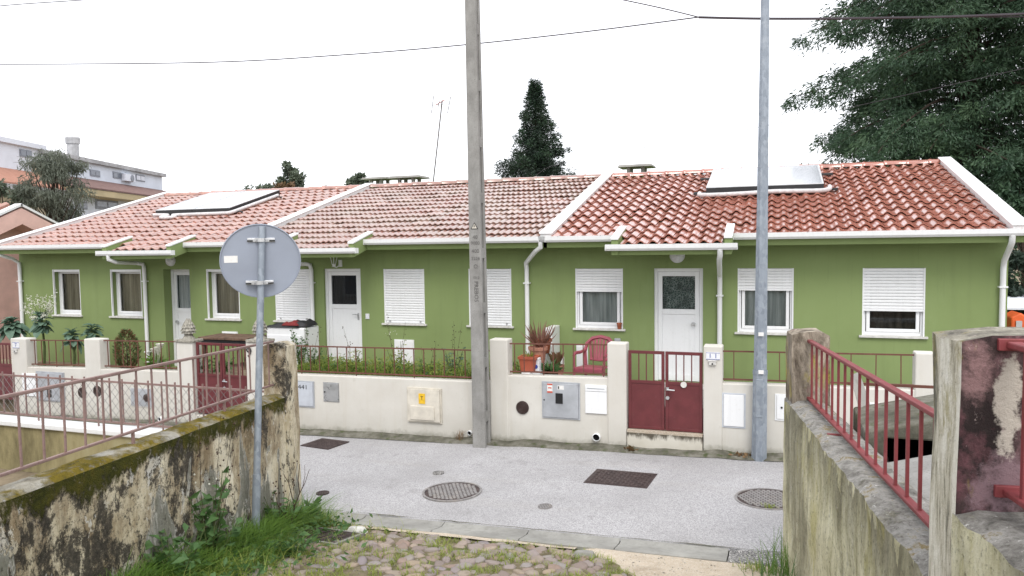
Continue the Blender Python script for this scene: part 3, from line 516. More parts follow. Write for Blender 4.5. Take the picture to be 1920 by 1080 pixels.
def house(label, x0, x1, wins, dr, porch, tmat, zg, copings):
    root = thing('row_house', label, 'house', ((x0+x1)/2, YF, zg), 0, 'row of green houses')
    holes = [window(root, *w) for w in wins]; holes.append(door(root, *dr))
    # wall shell
    m = MB(); t = .3; zt = deckz(YF)-.14
    xs = sorted({x0, x1, *[h[0] for h in holes], *[h[1] for h in holes]}); zs = sorted({-.3, zt, *[h[2] for h in holes], *[h[3] for h in holes]})
    solid = lambda i, j: 0 <= i < len(xs)-1 and 0 <= j < len(zs)-1 and not any(h[0]-1e-6 <= xs[i] and xs[i+1] <= h[1]+1e-6 and h[2]-1e-6 <= zs[j] and zs[j+1] <= h[3]+1e-6 for h in holes)
    for i in range(len(xs)-1):
        for j in range(len(zs)-1):
            if not solid(i, j): continue
            a, b, c, d = xs[i], xs[i+1], zs[j], zs[j+1]; y0, y1 = YF, YF+t
            m.quad((a, y0, c), (b, y0, c), (b, y0, d), (a, y0, d)); m.quad((a, y1, c), (a, y1, d), (b, y1, d), (b, y1, c))
            if not solid(i-1, j): m.quad((a, y0, c), (a, y0, d), (a, y1, d), (a, y1, c))
            if not solid(i+1, j): m.quad((b, y0, c), (b, y1, c), (b, y1, d), (b, y0, d))
            if not solid(i, j-1): m.quad((a, y0, c), (a, y1, c), (b, y1, c), (b, y0, c))
            if not solid(i, j+1): m.quad((a, y0, d), (b, y0, d), (b, y1, d), (a, y1, d))
    YB = 2*YR-YF
    for (a, b) in ((x0, x0+.2), (x1-.2, x1)):
        m.prism([(YF+t, -.3), (YB, -.3), (YB, deckz(YF)-.14), (YR, deckz(YR)-.14), (YF+t, deckz(YF+t)-.14)], 'x', a, b)
    m.box(x0+.2, YB-.2, -.3, x1-.2, YB, deckz(YF)-.14)
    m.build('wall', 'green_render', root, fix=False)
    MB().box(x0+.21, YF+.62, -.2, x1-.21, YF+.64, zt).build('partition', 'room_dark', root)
    # roof
    m = MB(); e0, e1 = x0-.06 if 'L' in copings else x0, x1+.06 if 'R' in copings else x1
    slope_beam(m, e0, e1, 12.63, YR, -.14, 0)
    zb = deckz(YR)-TANR*(YR-12.63)
    m.hexa([(e0, YR, deckz(YR)-.14), (e1, YR, deckz(YR)-.14), (e1, 2*YR-12.63, zb-.14), (e0, 2*YR-12.63, zb-.14)], [(e0, YR, deckz(YR)), (e1, YR, deckz(YR)), (e1, 2*YR-12.63, zb), (e0, 2*YR-12.63, zb)])
    p0, p1 = porch
    slope_beam(m, p0, p1, 12.2, 12.63, -.15, 0)
    roof = m.build('roof', 'green_render', root)
    for hx, w in [(x0, 'L')]*('L' in copings)+[(x1, 'R')]*('R' in copings):
        m = MB(); cw = .2
        slope_beam(m, hx-cw/2, hx+cw/2, 12.56, YR+.05, .02, .125); slope_beam(m, hx-cw/2-.02, hx+cw/2+.02, 12.54, YR+.06, .126, .15)
        m.build('verge_coping', 'white_paint', roof, bevel=.006)
        if w == 'R' and x1 > 0 or w == 'L' and x0 < -17: MB().box(hx-.0, 0, 0, hx+.0, 0, 0)
    for hx in (p0, p1):
        m = MB(); slope_beam(m, hx-.065, hx+.065, 12.15, 12.90, .115, .15); m.build('porch_coping', 'white_paint', roof, bevel=.005)
        m = MB(); slope_beam(m, hx-.055, hx+.055, 12.17, 12.88, -.14, .114); m.build('porch_cheek', 'green_render', roof)
    # tiles
    TW = {'tile_new': .2, 'tile_old': .25, 'tile_pale': .2333}[tmat]; TV, TF = tile_data(TW, *((TU2, TZ2) if tmat == 'tile_old' else (TU, TZ))); me = tile_mesh(tmat, TV, TF); L = math.sqrt(1+TANR**2); spots = []
    c0 = math.ceil((x0-.10)/TW); c1 = math.floor((x1+.09)/TW)
    nrow = int((YR-YE)/TP)
    for rrow in range(-1, nrow+1):
        for c in range(c0, c1):
            xa = c*TW
            if rrow == -1 and not (xa > p0+.03 and xa+TW < p1-.0): continue
            Y = YE+rrow*TP
            if Y+TP > YR+.3: continue
            spots.append((xa, Y, deckz(Y)+.047+random.uniform(-.006, .006)+.014*mnoise.noise(Vector((xa*.6, Y*.8, x0))), TROT+random.uniform(-.012, .012), random.uniform(-.006, .006), random.uniform(-.012, .012)))
    org = ORG[root]
    for s in spots[:300]:
        o = bpy.data.objects.new('roof_tile', me); COL.objects.link(o); o.parent = roof
        o.location = np.array(s[:3])-org; o.rotation_euler = s[3:]
    rest = spots[300:]
    if rest:
        VV = []
        for s in rest:
            Rm = np.array(Matrix.Rotation(s[5], 3, 'Z') @ Matrix.Rotation(s[4], 3, 'Y') @ Matrix.Rotation(s[3], 3, 'X')); VV.append(TV@Rm.T+np.array(s[:3]))
        nT = len(TV); FF = np.vstack([TF+i*nT for i in range(len(rest))])
        o = stuff(fast_mesh('roof_tile_rest', np.vstack(VV), FF, tmat, parent=roof, smooth=True)); o.data.set_sharp_from_angle(angle=R(50))
    # ridge tiles
    def ridge_mesh():
        V = []; n = 8
        for xx, k_ in ((-.02, 1.0), (.03, 1.12), (.05, 1.0), (.44, .93)):
            for i in range(n+1): a = math.pi*i/n; V.append((xx, -.125*k_*math.cos(a), .095*k_*math.sin(a)))
        Fs = [(s*9+i, s*9+i+1, (s+1)*9+i+1, (s+1)*9+i) for s in range(3) for i in range(8)]
        q = bpy.data.meshes.new('ridge_tile'); q.from_pydata(V, [], Fs); q.materials.append(M[tmat]); q.polygons.foreach_set('use_smooth', [True]*len(q.polygons)); q.update(); return q
    rm = ridge_mesh(); xx = x0+.1
    while xx < x1-.2:
        o = bpy.data.objects.new('ridge_tile', rm); COL.objects.link(o); o.parent = roof; o.location = np.array((xx, YR, deckz(YR)+.035+random.uniform(-.006, .006)))-org; o.rotation_euler = (0, random.uniform(-.01, .01), random.uniform(-.012, .012)); xx += .42
    # gutters
    gz = 3.37
    gutter(root, e0-(.06 if 'L' in copings else -.003), p0-.06, 12.505, gz); gutter(root, p1+.06, e1+(.06 if 'R' in copings else -.003), 12.505, gz)
    gutter(root, p0-.14, p1+.14, 12.075, 3.215)
    return root
XA, XB, XC, XD = -17.34, -10.37, -3.80, 3.32
H7 = house('green row house with pale tiles beside the pink house, panes uncovered', XA, XB, [(100, 151, 0, 'curtain_beige', .16), (208, 266, 0, 'curtain_beige', .16), (388, 449, 0, 'curtain_beige', .16)], (308, 357, .62, 2.834, 1.95, 'curtain_grey', .22), (-13.55, -11.80), 'tile_pale', .3, 'LR')
H9 = house('green row house in the middle of the terrace, all its roller shutters down', XB, XC, [(516, 581, 1, 'room_dark', .06), (720, 796, 1, 'room_dark', .06), (879, 959, 1, 'room_dark', .06)], (608, 677, .86, 2.84, 2.11, 'room_dark', .05), (-9.20, -7.48), 'tile_old', .4, '')
H11 = house('green row house with shiny red tiles behind the galvanised lamp post', XC, XD, [(1079, 1168, .36, 'curtain_grey', .06), (1383, 1488, .32, 'curtain_grey', .06), (1617, 1735, .61, 'curtain_dark', .06)], (1226, 1318, .85, 2.835, 2.12, 'lace', .05), (-2.50, -.70), 'tile_new', .5, 'LR')
def hpt(px, py, Y=YF): return onY(px, py, Y)
# downpipes
def dp(parent, top, wallpx, zbot):
    xw = X_at(wallpx); t = np.array(top, float)
    downpipe(parent, [t, t+(0, .02, -.10), (t[0]+(xw-t[0])*.3, t[1]+.12, t[2]-.17), (xw, YF-.09, t[2]-.30-(YF-t[1])*.15), (xw, YF-.055, t[2]-.42-(YF-t[1])*.15), (xw, YF-.055, zbot)])
dp(H11, (3.22, 12.56, 3.33), 1878, .5); dp(H11, (-.82, 12.13, 3.17), 1350, .7)
dp(H11, (-4.02+.12, 12.56, 3.33), 990, .7)
t = onY(203, 480, 12.13); xw = X_at(276)
downpipe(H7, [(t[0], 12.13, 3.17), (t[0], 12.13, 3.08), (t[0]+.06, 12.25, 3.02), (xw-.15, YF-.12, 2.98), (xw-.02, YF-.06, 2.95), (xw, YF-.055, 2.85), (xw, YF-.055, .5)])
xw = X_at(588)
downpipe(H9, [(-9.1, 12.13, 3.17), (-9.1, 12.13, 3.05), (-9.1, 12.3, 2.98), (-9.25, YF-.12, 2.94), (xw-.12, YF-.06, 2.94), (xw-.03, YF-.055, 2.92), (xw, YF-.055, 2.82), (xw, YF-.055, .6)])
downpipe(H7, [(XA-.0, 12.56, 3.33), (XA, 12.58, 3.22), (XA+.05, YF-.2, 3.10), (XA+.07, YF-.06, 3.0), (XA+.07, YF-.055, 2.85), (XA+.07, YF-.055, .4)])
# lamps by the doors
c = hpt(1270, 484); MB().lathe([(.13, 0), (.13, .02), (.115, .06), (.07, .09), (.001, .10)], (0, 0, 0), 20)
def bulkhead(parent, px, py, r, nm='wall_lamp'):
    c = hpt(px, py); m = MB(); prof = [(r, 0), (r, .03), (r*.9, .06), (r*.55, .10), (.002, .115)]; n = 20; V = []
    for q, d in prof: V += [(c[0]+q*math.cos(2*math.pi*j/n), YF-d, c[2]+q*math.sin(2*math.pi*j/n)) for j in range(n)]
    m.add(V, [(i*n+j, i*n+(j+1) % n, (i+1)*n+(j+1) % n, (i+1)*n+j) for i in range(len(prof)-1) for j in range(n)]); m.build(nm, 'ceramic_white', parent, smooth=True)
bulkhead(H11, 1270, 479, .13); bulkhead(H7, 321, 489, .12)
c = hpt(636, 491); m = MB().box(c[0]+.0, YF-.03, c[2]-.1, c[0]+.07, YF, c[2]+.04)
for a in range(6):
    an = a*math.pi/3; m.tube([(c[0]-.03+.03*math.cos(an), YF-.15+.03*math.sin(an), c[2]-.08), (c[0]-.03+.075*math.cos(an), YF-.15+.075*math.sin(an), c[2]+.1)], .006, 5)
m.tube([(c[0]+.03, YF-.03, c[2]-.06), (c[0], YF-.1, c[2]-.11), (c[0]-.03, YF-.15, c[2]-.09)], .012, 6).lathe([(.05, 0), (.03, .02), (.03, .06)], (c[0]-.03, YF-.15, c[2]-.1), 8)
m.build('wall_lamp', 'white_paint', H9)
# hatches and small fittings on the house walls
def hatch(parent, a, b, mat_='white_paint', dpt=.02, nm='meter_hatch'):
    p, q = hpt(*a), hpt(*b); m = MB().box(p[0], YF-dpt, q[2], q[0], YF+.01, p[2]); w = .025
    m.box(p[0]+w, YF-dpt-.008, q[2]+w, q[0]-w, YF-dpt, p[2]-w); return m.build(nm, mat_, parent, bevel=.003)
hatch(H9, (740, 636), (778, 700)); hatch(H7, (417, 621), (447, 645)); hatch(H11, (1081, 646), (1103, 692)); hatch(H11, (1036, 668), (1058, 690))
hatch(H9, (686, 588), (693, 598), 'ceramic_white', .02, 'door_bell'); hatch(H11, (1153, 634), (1164, 641), 'grey_cabinet', .05, 'outlet')
c = hpt(697, 529); MB().tube([(c[0], YF-.004, c[2]), (c[0], YF+.01, c[2])], .1, 20).tube([(c[0], YF-.007, c[2]), (c[0], YF, c[2])], .06, 18).build('round_cap', 'green_render', H9)
# doorsteps
for hs, a, b, z in ((H11, 1215, 1330, .85), (H9, 600, 690, .86)):
    xa, xb = X_at(a), X_at(b); MB().box(xa, YF-.32, z-.5, xb, YF-.003, z-.012).build('doorstep', 'stone_white', hs, bevel=.006)
# chimneys on the back slope
def chimney(parent, xa, xb, Y, zt, w=.5):
    m = MB().box(xa+.08, Y-w/2, deckz(YR)-.5, xb-.08, Y+w/2, zt-.16); c = m.build('chimney', 'green_render', parent)
    m = MB()
    for xx in (xa+.11, xb-.19):
        for yy in (Y-w/2+.03, Y+w/2-.11): m.box(xx, yy, zt-.16, xx+.08, yy+.08, zt)
    m.build('chimney_post', 'concrete', c)
    s = MB(); o = .10; s.hexa([(xa-o, Y-w/2-o, zt), (xb+o, Y-w/2-o, zt), (xb+o, Y+w/2+o, zt), (xa-o, Y+w/2+o, zt)], [(xa-o+.03, Y-w/2-o+.03, zt+.055), (xb+o-.03, Y-w/2-o+.03, zt+.055), (xb+o-.03, Y+w/2+o-.03, zt+.055), (xa-o+.03, Y+w/2+o-.03, zt+.055)])
    s.build('chimney_slab', 'concrete', c)
for hs, a, b, yt, yc in ((H11, 1170, 1219, 318, 18.5), (H9, 694, 730, 340, 19.3), (H9, 746, 790, 338, 18.4)):
    p, q = onY(a, yt, yc), onY(b, yt, yc); chimney(hs, p[0], q[0], yc, p[2]+.03)

# dark crack where the asphalt meets the channel
V = []; xs_ = lin(-6.2, .4, 160); k = len(xs_)
for x in xs_:
    yc = 7.672+.012*mnoise.noise(Vector((x*3, 1, 0)))+.02*mnoise.noise(Vector((x*9, 2, 0))); w = max(.001, .008+.016*mnoise.noise(Vector((x*2.2, 5, 0)))); V += [(x, yc-w, ST(x)+.006), (x, yc+w, ST(x)+.006)]
struct(fast_mesh('joint_crack', V, [(2*i, 2*i+2, 2*i+3, 2*i+1) for i in range(k-1)], 'dirty_footing'))

# ================================================================== GARDEN WALLS, RAILINGS, GATES
YG = 11.1
def wall_piece(m, x0, x1, za, zb, y0=YG, y1=YG+.2, base=-.4): m.hexa([(x0, y0, base), (x1, y0, base), (x1, y1, base), (x0, y1, base)], [(x0, y0, za), (x1, y0, zb), (x1, y1, zb), (x0, y1, za)])
def garden_wall(label, low, pil, group='cream garden walls along the street'):
    xs_ = [p[0] for p in low+pil]; root = thing('garden_wall', label, 'wall', (min(xs_), YG, ST(min(xs_))), 0, group)
    for (x0, x1, za, zb) in low:
        m = MB(); wall_piece(m, x0, x1, za, zb); m.build('wall', 'cream_render', root, bevel=.012)
    for (x0, x1, z) in pil:
        m = MB(); wall_piece(m, x0, x1, z, z, YG-.015, YG+.235); m.build('pillar', 'cream_render', root, bevel=.018)
    return root
W11 = garden_wall('cream garden wall with number 11, between red gate and galvanised lamp post', [(-4.02, -2.39, 1.20, 1.235), (-2.12, -.97, .20, .21), (-.72, 1.78, 1.235, 1.27), (2.0, 3.3, 1.28, 1.30)], [(-4.32, -4.01, 1.775), (-2.40, -2.11, 1.775), (-.98, -.71, 1.78), (1.77, 2.01, 1.775)])
W9 = garden_wall('cream garden wall below the weedy garden, left of the concrete pole', [(-8.62, -4.325, 1.025, 1.075), (-10.29, -9.06, .16, .18)], [(-10.66, -10.28, 1.53), (-9.07, -8.61, 1.58)])
W7 = garden_wall('low cream garden wall in front of the kale plants', [(-14.6, -12.97, .885, .925), (-12.60, -10.665, .93, .965)], [(-15.02, -14.58, 1.475), (-12.98, -12.58, 1.525), (-16.6, -16.2, 1.45)])
# threshold under gate 11
MB().box(-2.1, YG-.03, .05, -.99, YG+.2, .43).build('threshold', 'stained_step', W11, bevel=.01); MB().box(-2.1, YG-.03, .431, -.99, YG+.2, .465).build('door_sill', 'sand', W11)
def railing(label, x0, x1, z0a, z0b, h, step, mat_='rail_rust', posts=(), Y=YG+.1, r=.008, grp='thin rusty railings on the garden walls'):
    root = thing('railing', label, 'railing', (x0, Y, z0a), 0, grp); zz = lambda x: z0a+(z0b-z0a)*(x-x0)/(x1-x0)
    for dz in (.05, h): MB().beam((x0-.02, Y, zz(x0)+dz), (x1+.02, Y, zz(x1)+dz), .02, .022).build('rail', mat_, root)
    n = max(2, int(round((x1-x0)/step)))
    for i in range(n):
        x = x0+(i+.5)*(x1-x0)/n; a = -.004 if i % 6 == 3 else .052
        MB().beam((x+random.uniform(-.004, .004), Y, zz(x)+a), (x+random.uniform(-.006, .006), Y, zz(x)+h+.002), r*1.7, r*1.7, (0, 1, 0)).build('bar', mat_, root)
    return root
railing('thin rusty railing in front of the red plastic chair', -4.01, -2.40, 1.20, 1.235, .50, .165)
railing('thin rusty railing between number 11 pillar and the pillar with no gate', -.71, 1.77, 1.235, 1.27, .46, .30)
railing('long thin rusty railing in front of the weedy garden', -8.61, -4.33, 1.025, 1.075, .50, .185)
railing('thin rusty railing in front of the kale plants, between two cream pillars', -14.58, -12.98, .885, .925, .55, .20)
railing('thin rusty railing in front of the dry shrub and white lilies', -12.58, -10.66, .93, .965, .56, .19)
def gate(label, x0, x1, z0, zp, z1, nb, handle=True):
    Y = YG+.06; root = thing('garden_gate', label, 'gate', ((x0+x1)/2, Y, z0), 0, 'red metal garden gates'); xm = (x0+x1)/2
    for k, (a, b) in enumerate(((x0+.012, xm-.006), (xm+.006, x1-.012))):
        m = MB(); f = .045
        m.box(a, Y, z0, a+f, Y+.035, z1).box(b-f, Y, z0, b, Y+.035, z1).box(a+f, Y, z1-f, b-f, Y+.035, z1).box(a+f, Y, zp-.03, b-f, Y+.035, zp+.015).box(a+f, Y, z0, b-f, Y+.035, z0+f)
        lf = m.build('gate_leaf', 'gate_red', root, bevel=.003)
        MB().box(a+f, Y+.010, z0+f, b-f, Y+.022, zp-.03).build('panel', 'gate_red', lf)
        for i in range(nb):
            x = a+f+(i+1)*(b-a-2*f)/(nb+1); MB().box(x-.008, Y+.009, zp+.015, x+.008, Y+.025, z1-f).build('bar', 'gate_red', lf)
        if k == 1 and handle:
            hz = zp-.10; hx = a+.035
            MB().box(hx-.02, Y-.008, hz-.02, hx+.02, Y, hz+.03).tube([(hx, Y-.005, hz), (hx, Y-.05, hz), (hx+.11, Y-.055, hz-.004)], .011, 8).build('handle', 'steel', lf, smooth=True)
            MB().cyl((hx, Y-.012, hz-.13), (hx, Y+.002, hz-.13), .027, 14).build('lock', 'steel', lf)
            if nb == 3: MB().tube([((a+b)/2, Y-.012, zp-.02), ((a+b)/2, Y+.004, zp-.02)], .045, 14).build('badge', 'stone_white', lf)
    return root
gate('red metal double gate between two cream pillars, with number 11', -2.105, -.985, .475, 1.20, 1.665, 3)
gate('red metal double gate between two stone pine cones', -10.275, -9.075, .19, .93, 1.53, 4)
gate('red metal gate beside the number 7 pillar', -16.19, -15.03, .16, .90, 1.36, 4, False)
# pine cone finials
def finial(label, x, z):
    root = thing('pine_cone_finial', label, 'finial', (x, YG+.11, z), 0, 'stone pine cones on gate pillars')
    MB().box(x-.21, YG-.04, z, x+.21, YG+.26, z+.05).build('base_slab', 'stone_finial', root, bevel=.01)
    MB().lathe([(.12, .05), (.10, .09), (.07, .12), (.085, .14)], (x, YG+.11, z), 14).build('stem', 'stone_finial', root, smooth=True)
    m = MB(); n = 12; prof = [(.06, .13), (.115, .17), (.125, .22), (.11, .28), (.08, .34), (.045, .39), (.002, .42)]
    for i, (r_, zz_) in enumerate(prof[:-1]):
        for j in range(n):
            a = 2*math.pi*(j+.5*(i % 2))/n; c = np.array((x+r_*math.cos(a), YG+.11+r_*math.sin(a), z+zz_)); d = np.array((math.cos(a), math.sin(a), 0)); t = np.array((-math.sin(a), math.cos(a), 0)); s = r_*.30
            m.add([c-t*s, c+d*.022+(0, 0, -.012), c+t*s, c+(0, 0, .06)-d*.02, c-d*.05], [(0, 1, 3), (1, 2, 3), (0, 4, 1), (1, 4, 2)])
    m.lathe([(max(.001, r_*.92), zz_) for r_, zz_ in prof], (x, YG+.11, z), 12); m.build('cone', 'stone_finial', root)
finial('stone pine cone on the pillar left of the red gate', -10.47, 1.53); finial('stone pine cone on the pillar with number 9', -8.84, 1.58)

# ------------------------------------------------------------------ things fixed to the garden walls
YW = YG
def wbox(px0, py0, px1, py1):
    p, q = onY(px0, (py0+py1)/2, YW), onY(px1, (py0+py1)/2, YW); t = onY((px0+px1)/2, py0, YW); b = onY((px0+px1)/2, py1, YW); return p[0], q[0], b[2], t[2]
def cabinet(name, label, cat, rect, body, d=.03, frame=None, inset=.02, group=None):
    x0, x1, z0, z1 = wbox(*rect); root = thing(name, label, cat, ((x0+x1)/2, YW, z0), 0, group); f = inset
    m = MB().box(x0, YW-d*.55, z0, x0+f, YW+.012, z1).box(x1-f, YW-d*.55, z0, x1, YW+.012, z1).box(x0+f, YW-d*.55, z0, x1-f, YW+.012, z0+f).box(x0+f, YW-d*.55, z1-f, x1-f, YW+.012, z1)
    m.build('frame', frame or body, root)
    MB().box(x0+f+.003, YW-d, z0+f+.003, x1-f-.003, YW+.01, z1-f-.003).build('door', body, root, bevel=.004)
    return root, (x0, x1, z0, z1)
UG = 'utility boxes in the garden walls'
r_, b = cabinet('meter_box', 'pale grey meter box marked 441 on the cream wall', 'meter box', (556, 714, 590, 763), 'grey_door', group=UG, frame='grey_cabinet'); lettering('441', .11, ((b[0]+b[1])/2-.03, YW-.033, b[3]-.11), 'ink', r_, sx=1.25)
r_, b = cabinet('meter_box', 'small plain steel box on the cream wall under the weedy garden', 'meter box', (607, 717, 636, 753), 'steel', .02, group=UG, inset=.008); MB().cyl((b[0]+.035, YW-.03, (b[2]+b[3])/2), (b[0]+.035, YW-.018, (b[2]+b[3])/2), .014, 10).build('lock', 'black_plastic', r_)
r_, b = cabinet('meter_box', 'cream meter box with a small yellow plate, left of the concrete pole', 'meter box', (765, 727, 829, 792), 'cream_plastic', .05, group=UG, frame='cream_plastic'); xm = b[0]+(b[1]-b[0])*.46
MB().box(xm-.06, YW-.058, b[3]-.26, xm+.055, YW-.048, b[3]-.09).build('plate', 'yellow_plate', r_); lettering('T', .09, (xm, YW-.061, b[3]-.17), 'ink', r_)
m = MB().box(b[0]+.07, YW-.066, b[2]+.05, b[1]-.12, YW-.05, b[3]-.3); m.build('cover', 'cream_plastic', r_, bevel=.01)
r_, b = cabinet('meter_box', 'grey metal meter cabinet with stickers and a black window', 'meter box', (1017, 716, 1088, 785), 'grey_cabinet', .035, group=UG); W_ = b[1]-b[0]; Hh = b[3]-b[2]
MB().box(b[0]+W_*.37, YW-.046, b[2]+Hh*.42, b[0]+W_*.56, YW-.034, b[2]+Hh*.70).build('window', 'black_plastic', r_, bevel=.004)
MB().box(b[0]+W_*.15, YW-.038, b[2]+Hh*.72, b[0]+W_*.29, YW-.0345, b[2]+Hh*.95).build('sticker', 'sticker_white', r_); MB().box(b[0]+W_*.15, YW-.040, b[2]+Hh*.70, b[0]+W_*.29, YW-.0385, b[2]+Hh*.745).box(b[0]+W_*.15, YW-.040, b[2]+Hh*.91, b[0]+W_*.29, YW-.0385, b[2]+Hh*.95).build('sticker_band', 'sticker_red', r_)
MB().box(b[0]+W_*.175, YW-.0405, b[2]+Hh*.82, b[0]+W_*.265, YW-.0387, b[2]+Hh*.85).build('sticker_band', 'sticker_red', r_); MB().box(b[0]+W_*.42, YW-.038, b[2]+Hh*.80, b[0]+W_*.59, YW-.0345, b[2]+Hh*.91).build('sticker', 'sticker_white', r_); MB().box(b[0]+W_*.435, YW-.0395, b[2]+Hh*.815, b[0]+W_*.465, YW-.0382, b[2]+Hh*.89).build('sticker_mark', 'ink', r_)
MB().cyl((b[0]+.04, YW-.042, b[2]+Hh*.5), (b[0]+.04, YW-.03, b[2]+Hh*.5), .012, 10).build('lock', 'black_plastic', r_)
def mailbox(label, rect):
    x0, x1, z0, z1 = wbox(*rect); root = thing('mailbox', label, 'mailbox', ((x0+x1)/2, YW, z0), 0, 'white mailboxes set in the garden walls')
    MB().box(x0, YW-.025, z0, x1, YW+.01, z1-.10).build('door', 'white_pvc', root, bevel=.004); MB().box(x0, YW-.03, z1-.095, x1, YW+.01, z1).build('flap', 'white_pvc', root, bevel=.006)
    MB().box(x0+.03, YW-.034, z1-.055, x1-.03, YW-.0302, z1-.045).build('slot', 'grey_cabinet', root)
mailbox('white mailbox beside the grey cabinet with stickers', (1098, 722, 1138, 775)); mailbox('white mailbox on the wall under the number 7 pillar', (44, 700, 69, 742))
r_, b = cabinet('meter_box', 'white framed meter box between number 11 pillar and the lamp post', 'meter box', (1354, 737, 1398, 802), 'white_pvc', .02, group=UG, frame='grey_door')
r_, b = cabinet('meter_box', 'white meter box just right of the lamp post, close to the mossy wall end', 'meter box', (1453, 739, 1492, 789), 'white_pvc', .02, group=UG); MB().cyl((b[0]+.09, YW-.03, (b[2]+b[3])/2), (b[0]+.09, YW-.018, (b[2]+b[3])/2), .015, 10).build('lock', 'black_plastic', r_)
r_, b = cabinet('meter_box', 'white meter box seen through the red lane railing', 'meter box', (1618, 755, 1664, 812), 'white_pvc', .02, group=UG); MB().cyl((b[0]+.05, YW-.03, (b[2]+b[3])/2), (b[0]+.05, YW-.018, (b[2]+b[3])/2), .015, 10).build('lock', 'black_plastic', r_)
r_, b = cabinet('meter_box', 'grey meter cabinet with a black window behind the wire mesh fence', 'meter box', (70, 697, 122, 752), 'grey_cabinet', .035, group=UG); W_ = b[1]-b[0]; Hh = b[3]-b[2]; MB().box(b[0]+W_*.42, YW-.046, b[2]+Hh*.15, b[0]+W_*.56, YW-.034, b[2]+Hh*.4).build('window', 'black_plastic', r_)
r_, b = cabinet('meter_box', 'dull grey two-part meter box behind the wire mesh fence', 'meter box', (245, 727, 289, 763), 'grey_cabinet', .02, group=UG, frame='stone_white'); MB().cyl((b[0]+(b[1]-b[0])*.72, YW-.035, (b[2]+b[3])/2), (b[0]+(b[1]-b[0])*.72, YW-.015, (b[2]+b[3])/2), .075, 14).build('dial', 'brown_cap', r_)
def round_cap(label, px, py, r):
    c = onY(px, py, YW); root = thing('round_cap', label, 'vent cap', (c[0], YW, c[2]-r), 0, 'round brown caps on the garden walls')
    MB().cyl((c[0], YW-.022, c[2]), (c[0], YW+.01, c[2]), r, 28).build('disc', 'brown_cap', root, bevel=.004)
    for q in (.85, .6, .35): MB().tube([(c[0]+r*q*math.cos(a), YW-.024, c[2]+r*q*math.sin(a)) for a in lin(0, 2*math.pi, 25)], .005, 5, False).build('ring', 'brown_cap', root)
round_cap('round brown cap on the wall beside the concrete pole', 980, 764, .105); round_cap('round dark cap on the wall behind wire mesh, nearer the grey cabinet', 155, 736, .105); round_cap('round dark cap on the wall behind wire mesh, nearer the dull box', 184, 733, .11)
def outlet(label, px, py, r=.06):
    c = onY(px, py, YW); root = thing('drain_pipe', label, 'drain pipe', (c[0], YW, c[2]-r), 0, 'drain pipes through the garden walls')
    n = 18; V = []
    for y, q in ((YW+.05, r), (YW-.05, r), (YW-.055, r*.86), (YW+.045, r*.84)): V += [(c[0]+q*math.cos(2*math.pi*j/n), y, c[2]+q*math.sin(2*math.pi*j/n)) for j in range(n)]
    MB().add(V, [(i*n+j, i*n+(j+1) % n, (i+1)*n+(j+1) % n, (i+1)*n+j) for i in range(3) for j in range(n)]).build('pipe', 'white_pvc', root, smooth=True)
    MB().cyl((c[0], YW-.02, c[2]), (c[0], YW+.04, c[2]), r*.85, 16).build('hollow', 'dark_hole', root)
outlet('white drain pipe end low on the wall left of the gate', 1119, 819, .062); outlet('dark drain pipe end low on the wall by the pole foot', 882, 811, .04); outlet('drain pipe end low on the wall behind wire mesh', 302, 785, .045)
def number_tile(label, px0, py0, px1, py1, txt, tile=True, Y=YG-.015):
    p, q = onY(px0, py0, Y), onY(px1, py1, Y); root = thing('house_number', label, 'house number', ((p[0]+q[0])/2, Y, q[2]), 0, 'house numbers on gate pillars')
    if tile:
        MB().box(p[0], Y-.012, q[2], q[0], Y+.003, p[2]).build('tile', 'ceramic_white', root, bevel=.002)
        m = MB(); n = 7
        for i in range(n):
            x = p[0]+(i+.5)*(q[0]-p[0])/n
            for z in (p[2]-.008, q[2]+.008): m.box(x-.010, Y-.0145, z-.004, x+.010, Y-.0125, z+.004)
        m.build('border', 'blue_ink', root)
    lettering(txt, (p[2]-q[2])*(.85 if tile else 1.35), ((p[0]+q[0])/2, Y-.0145, (p[2]+q[2])/2), 'blue_ink' if tile else 'ink', root, sx=1.1)
number_tile('white number 11 tile on the gate pillar', 1324, 660, 1350, 675, '1 1'); number_tile('white number 7 tile on the cream pillar', 24, 641, 37, 653, '7'); number_tile('black number 9 on the pillar with the pine cone', 463, 651, 472, 671, '9', False)
def bell(label, px, py):
    c = onY(px, py, YG-.015); root = thing('door_bell', label, 'door bell', (c[0], YG-.015, c[2]-.04), 0); MB().box(c[0]-.05, YG-.05, c[2]-.03, c[0]+.05, YG-.012, c[2]+.04).build('box', 'stone_white', root, bevel=.01); MB().box(c[0]-.06, YG-.06, c[2]+.03, c[0]+.06, YG-.012, c[2]+.045).build('hood', 'stone_white', root, bevel=.005); MB().cyl((c[0], YG-.056, c[2]-.005), (c[0], YG-.045, c[2]-.005), .012, 10).build('button', 'black_plastic', root)
bell('small pale door bell under the number 11 tile', 1336, 681); bell('small pale door bell on the corner pillar by the kale plants', 30, 658)
# dirty footing along the walls
m = MB()
for i in range(80):
    xa = -16.5+i*.25; xb = xa+.25
    ja, jb = [.05*mnoise.noise(Vector((q*2.1, 5, 0)))+.03*mnoise.noise(Vector((q*7, 5, 3))) for q in (xa, xb)]
    m.add([(xa, 10.88+ja, ST(xa)+.004), (xb, 10.88+jb, ST(xb)+.004), (xb, 10.93+jb*.6, ST(xb)+.035), (xa, 10.93+ja*.6, ST(xa)+.035), (xb, 11.099, ST(xb)+.06+jb), (xa, 11.099, ST(xa)+.06+ja)], [(0, 1, 2, 3), (3, 2, 4, 5)])
    if i == 0: m.v[:] = m.v
struct(m.build('wall_footing', 'dirty_footing', smooth=True))
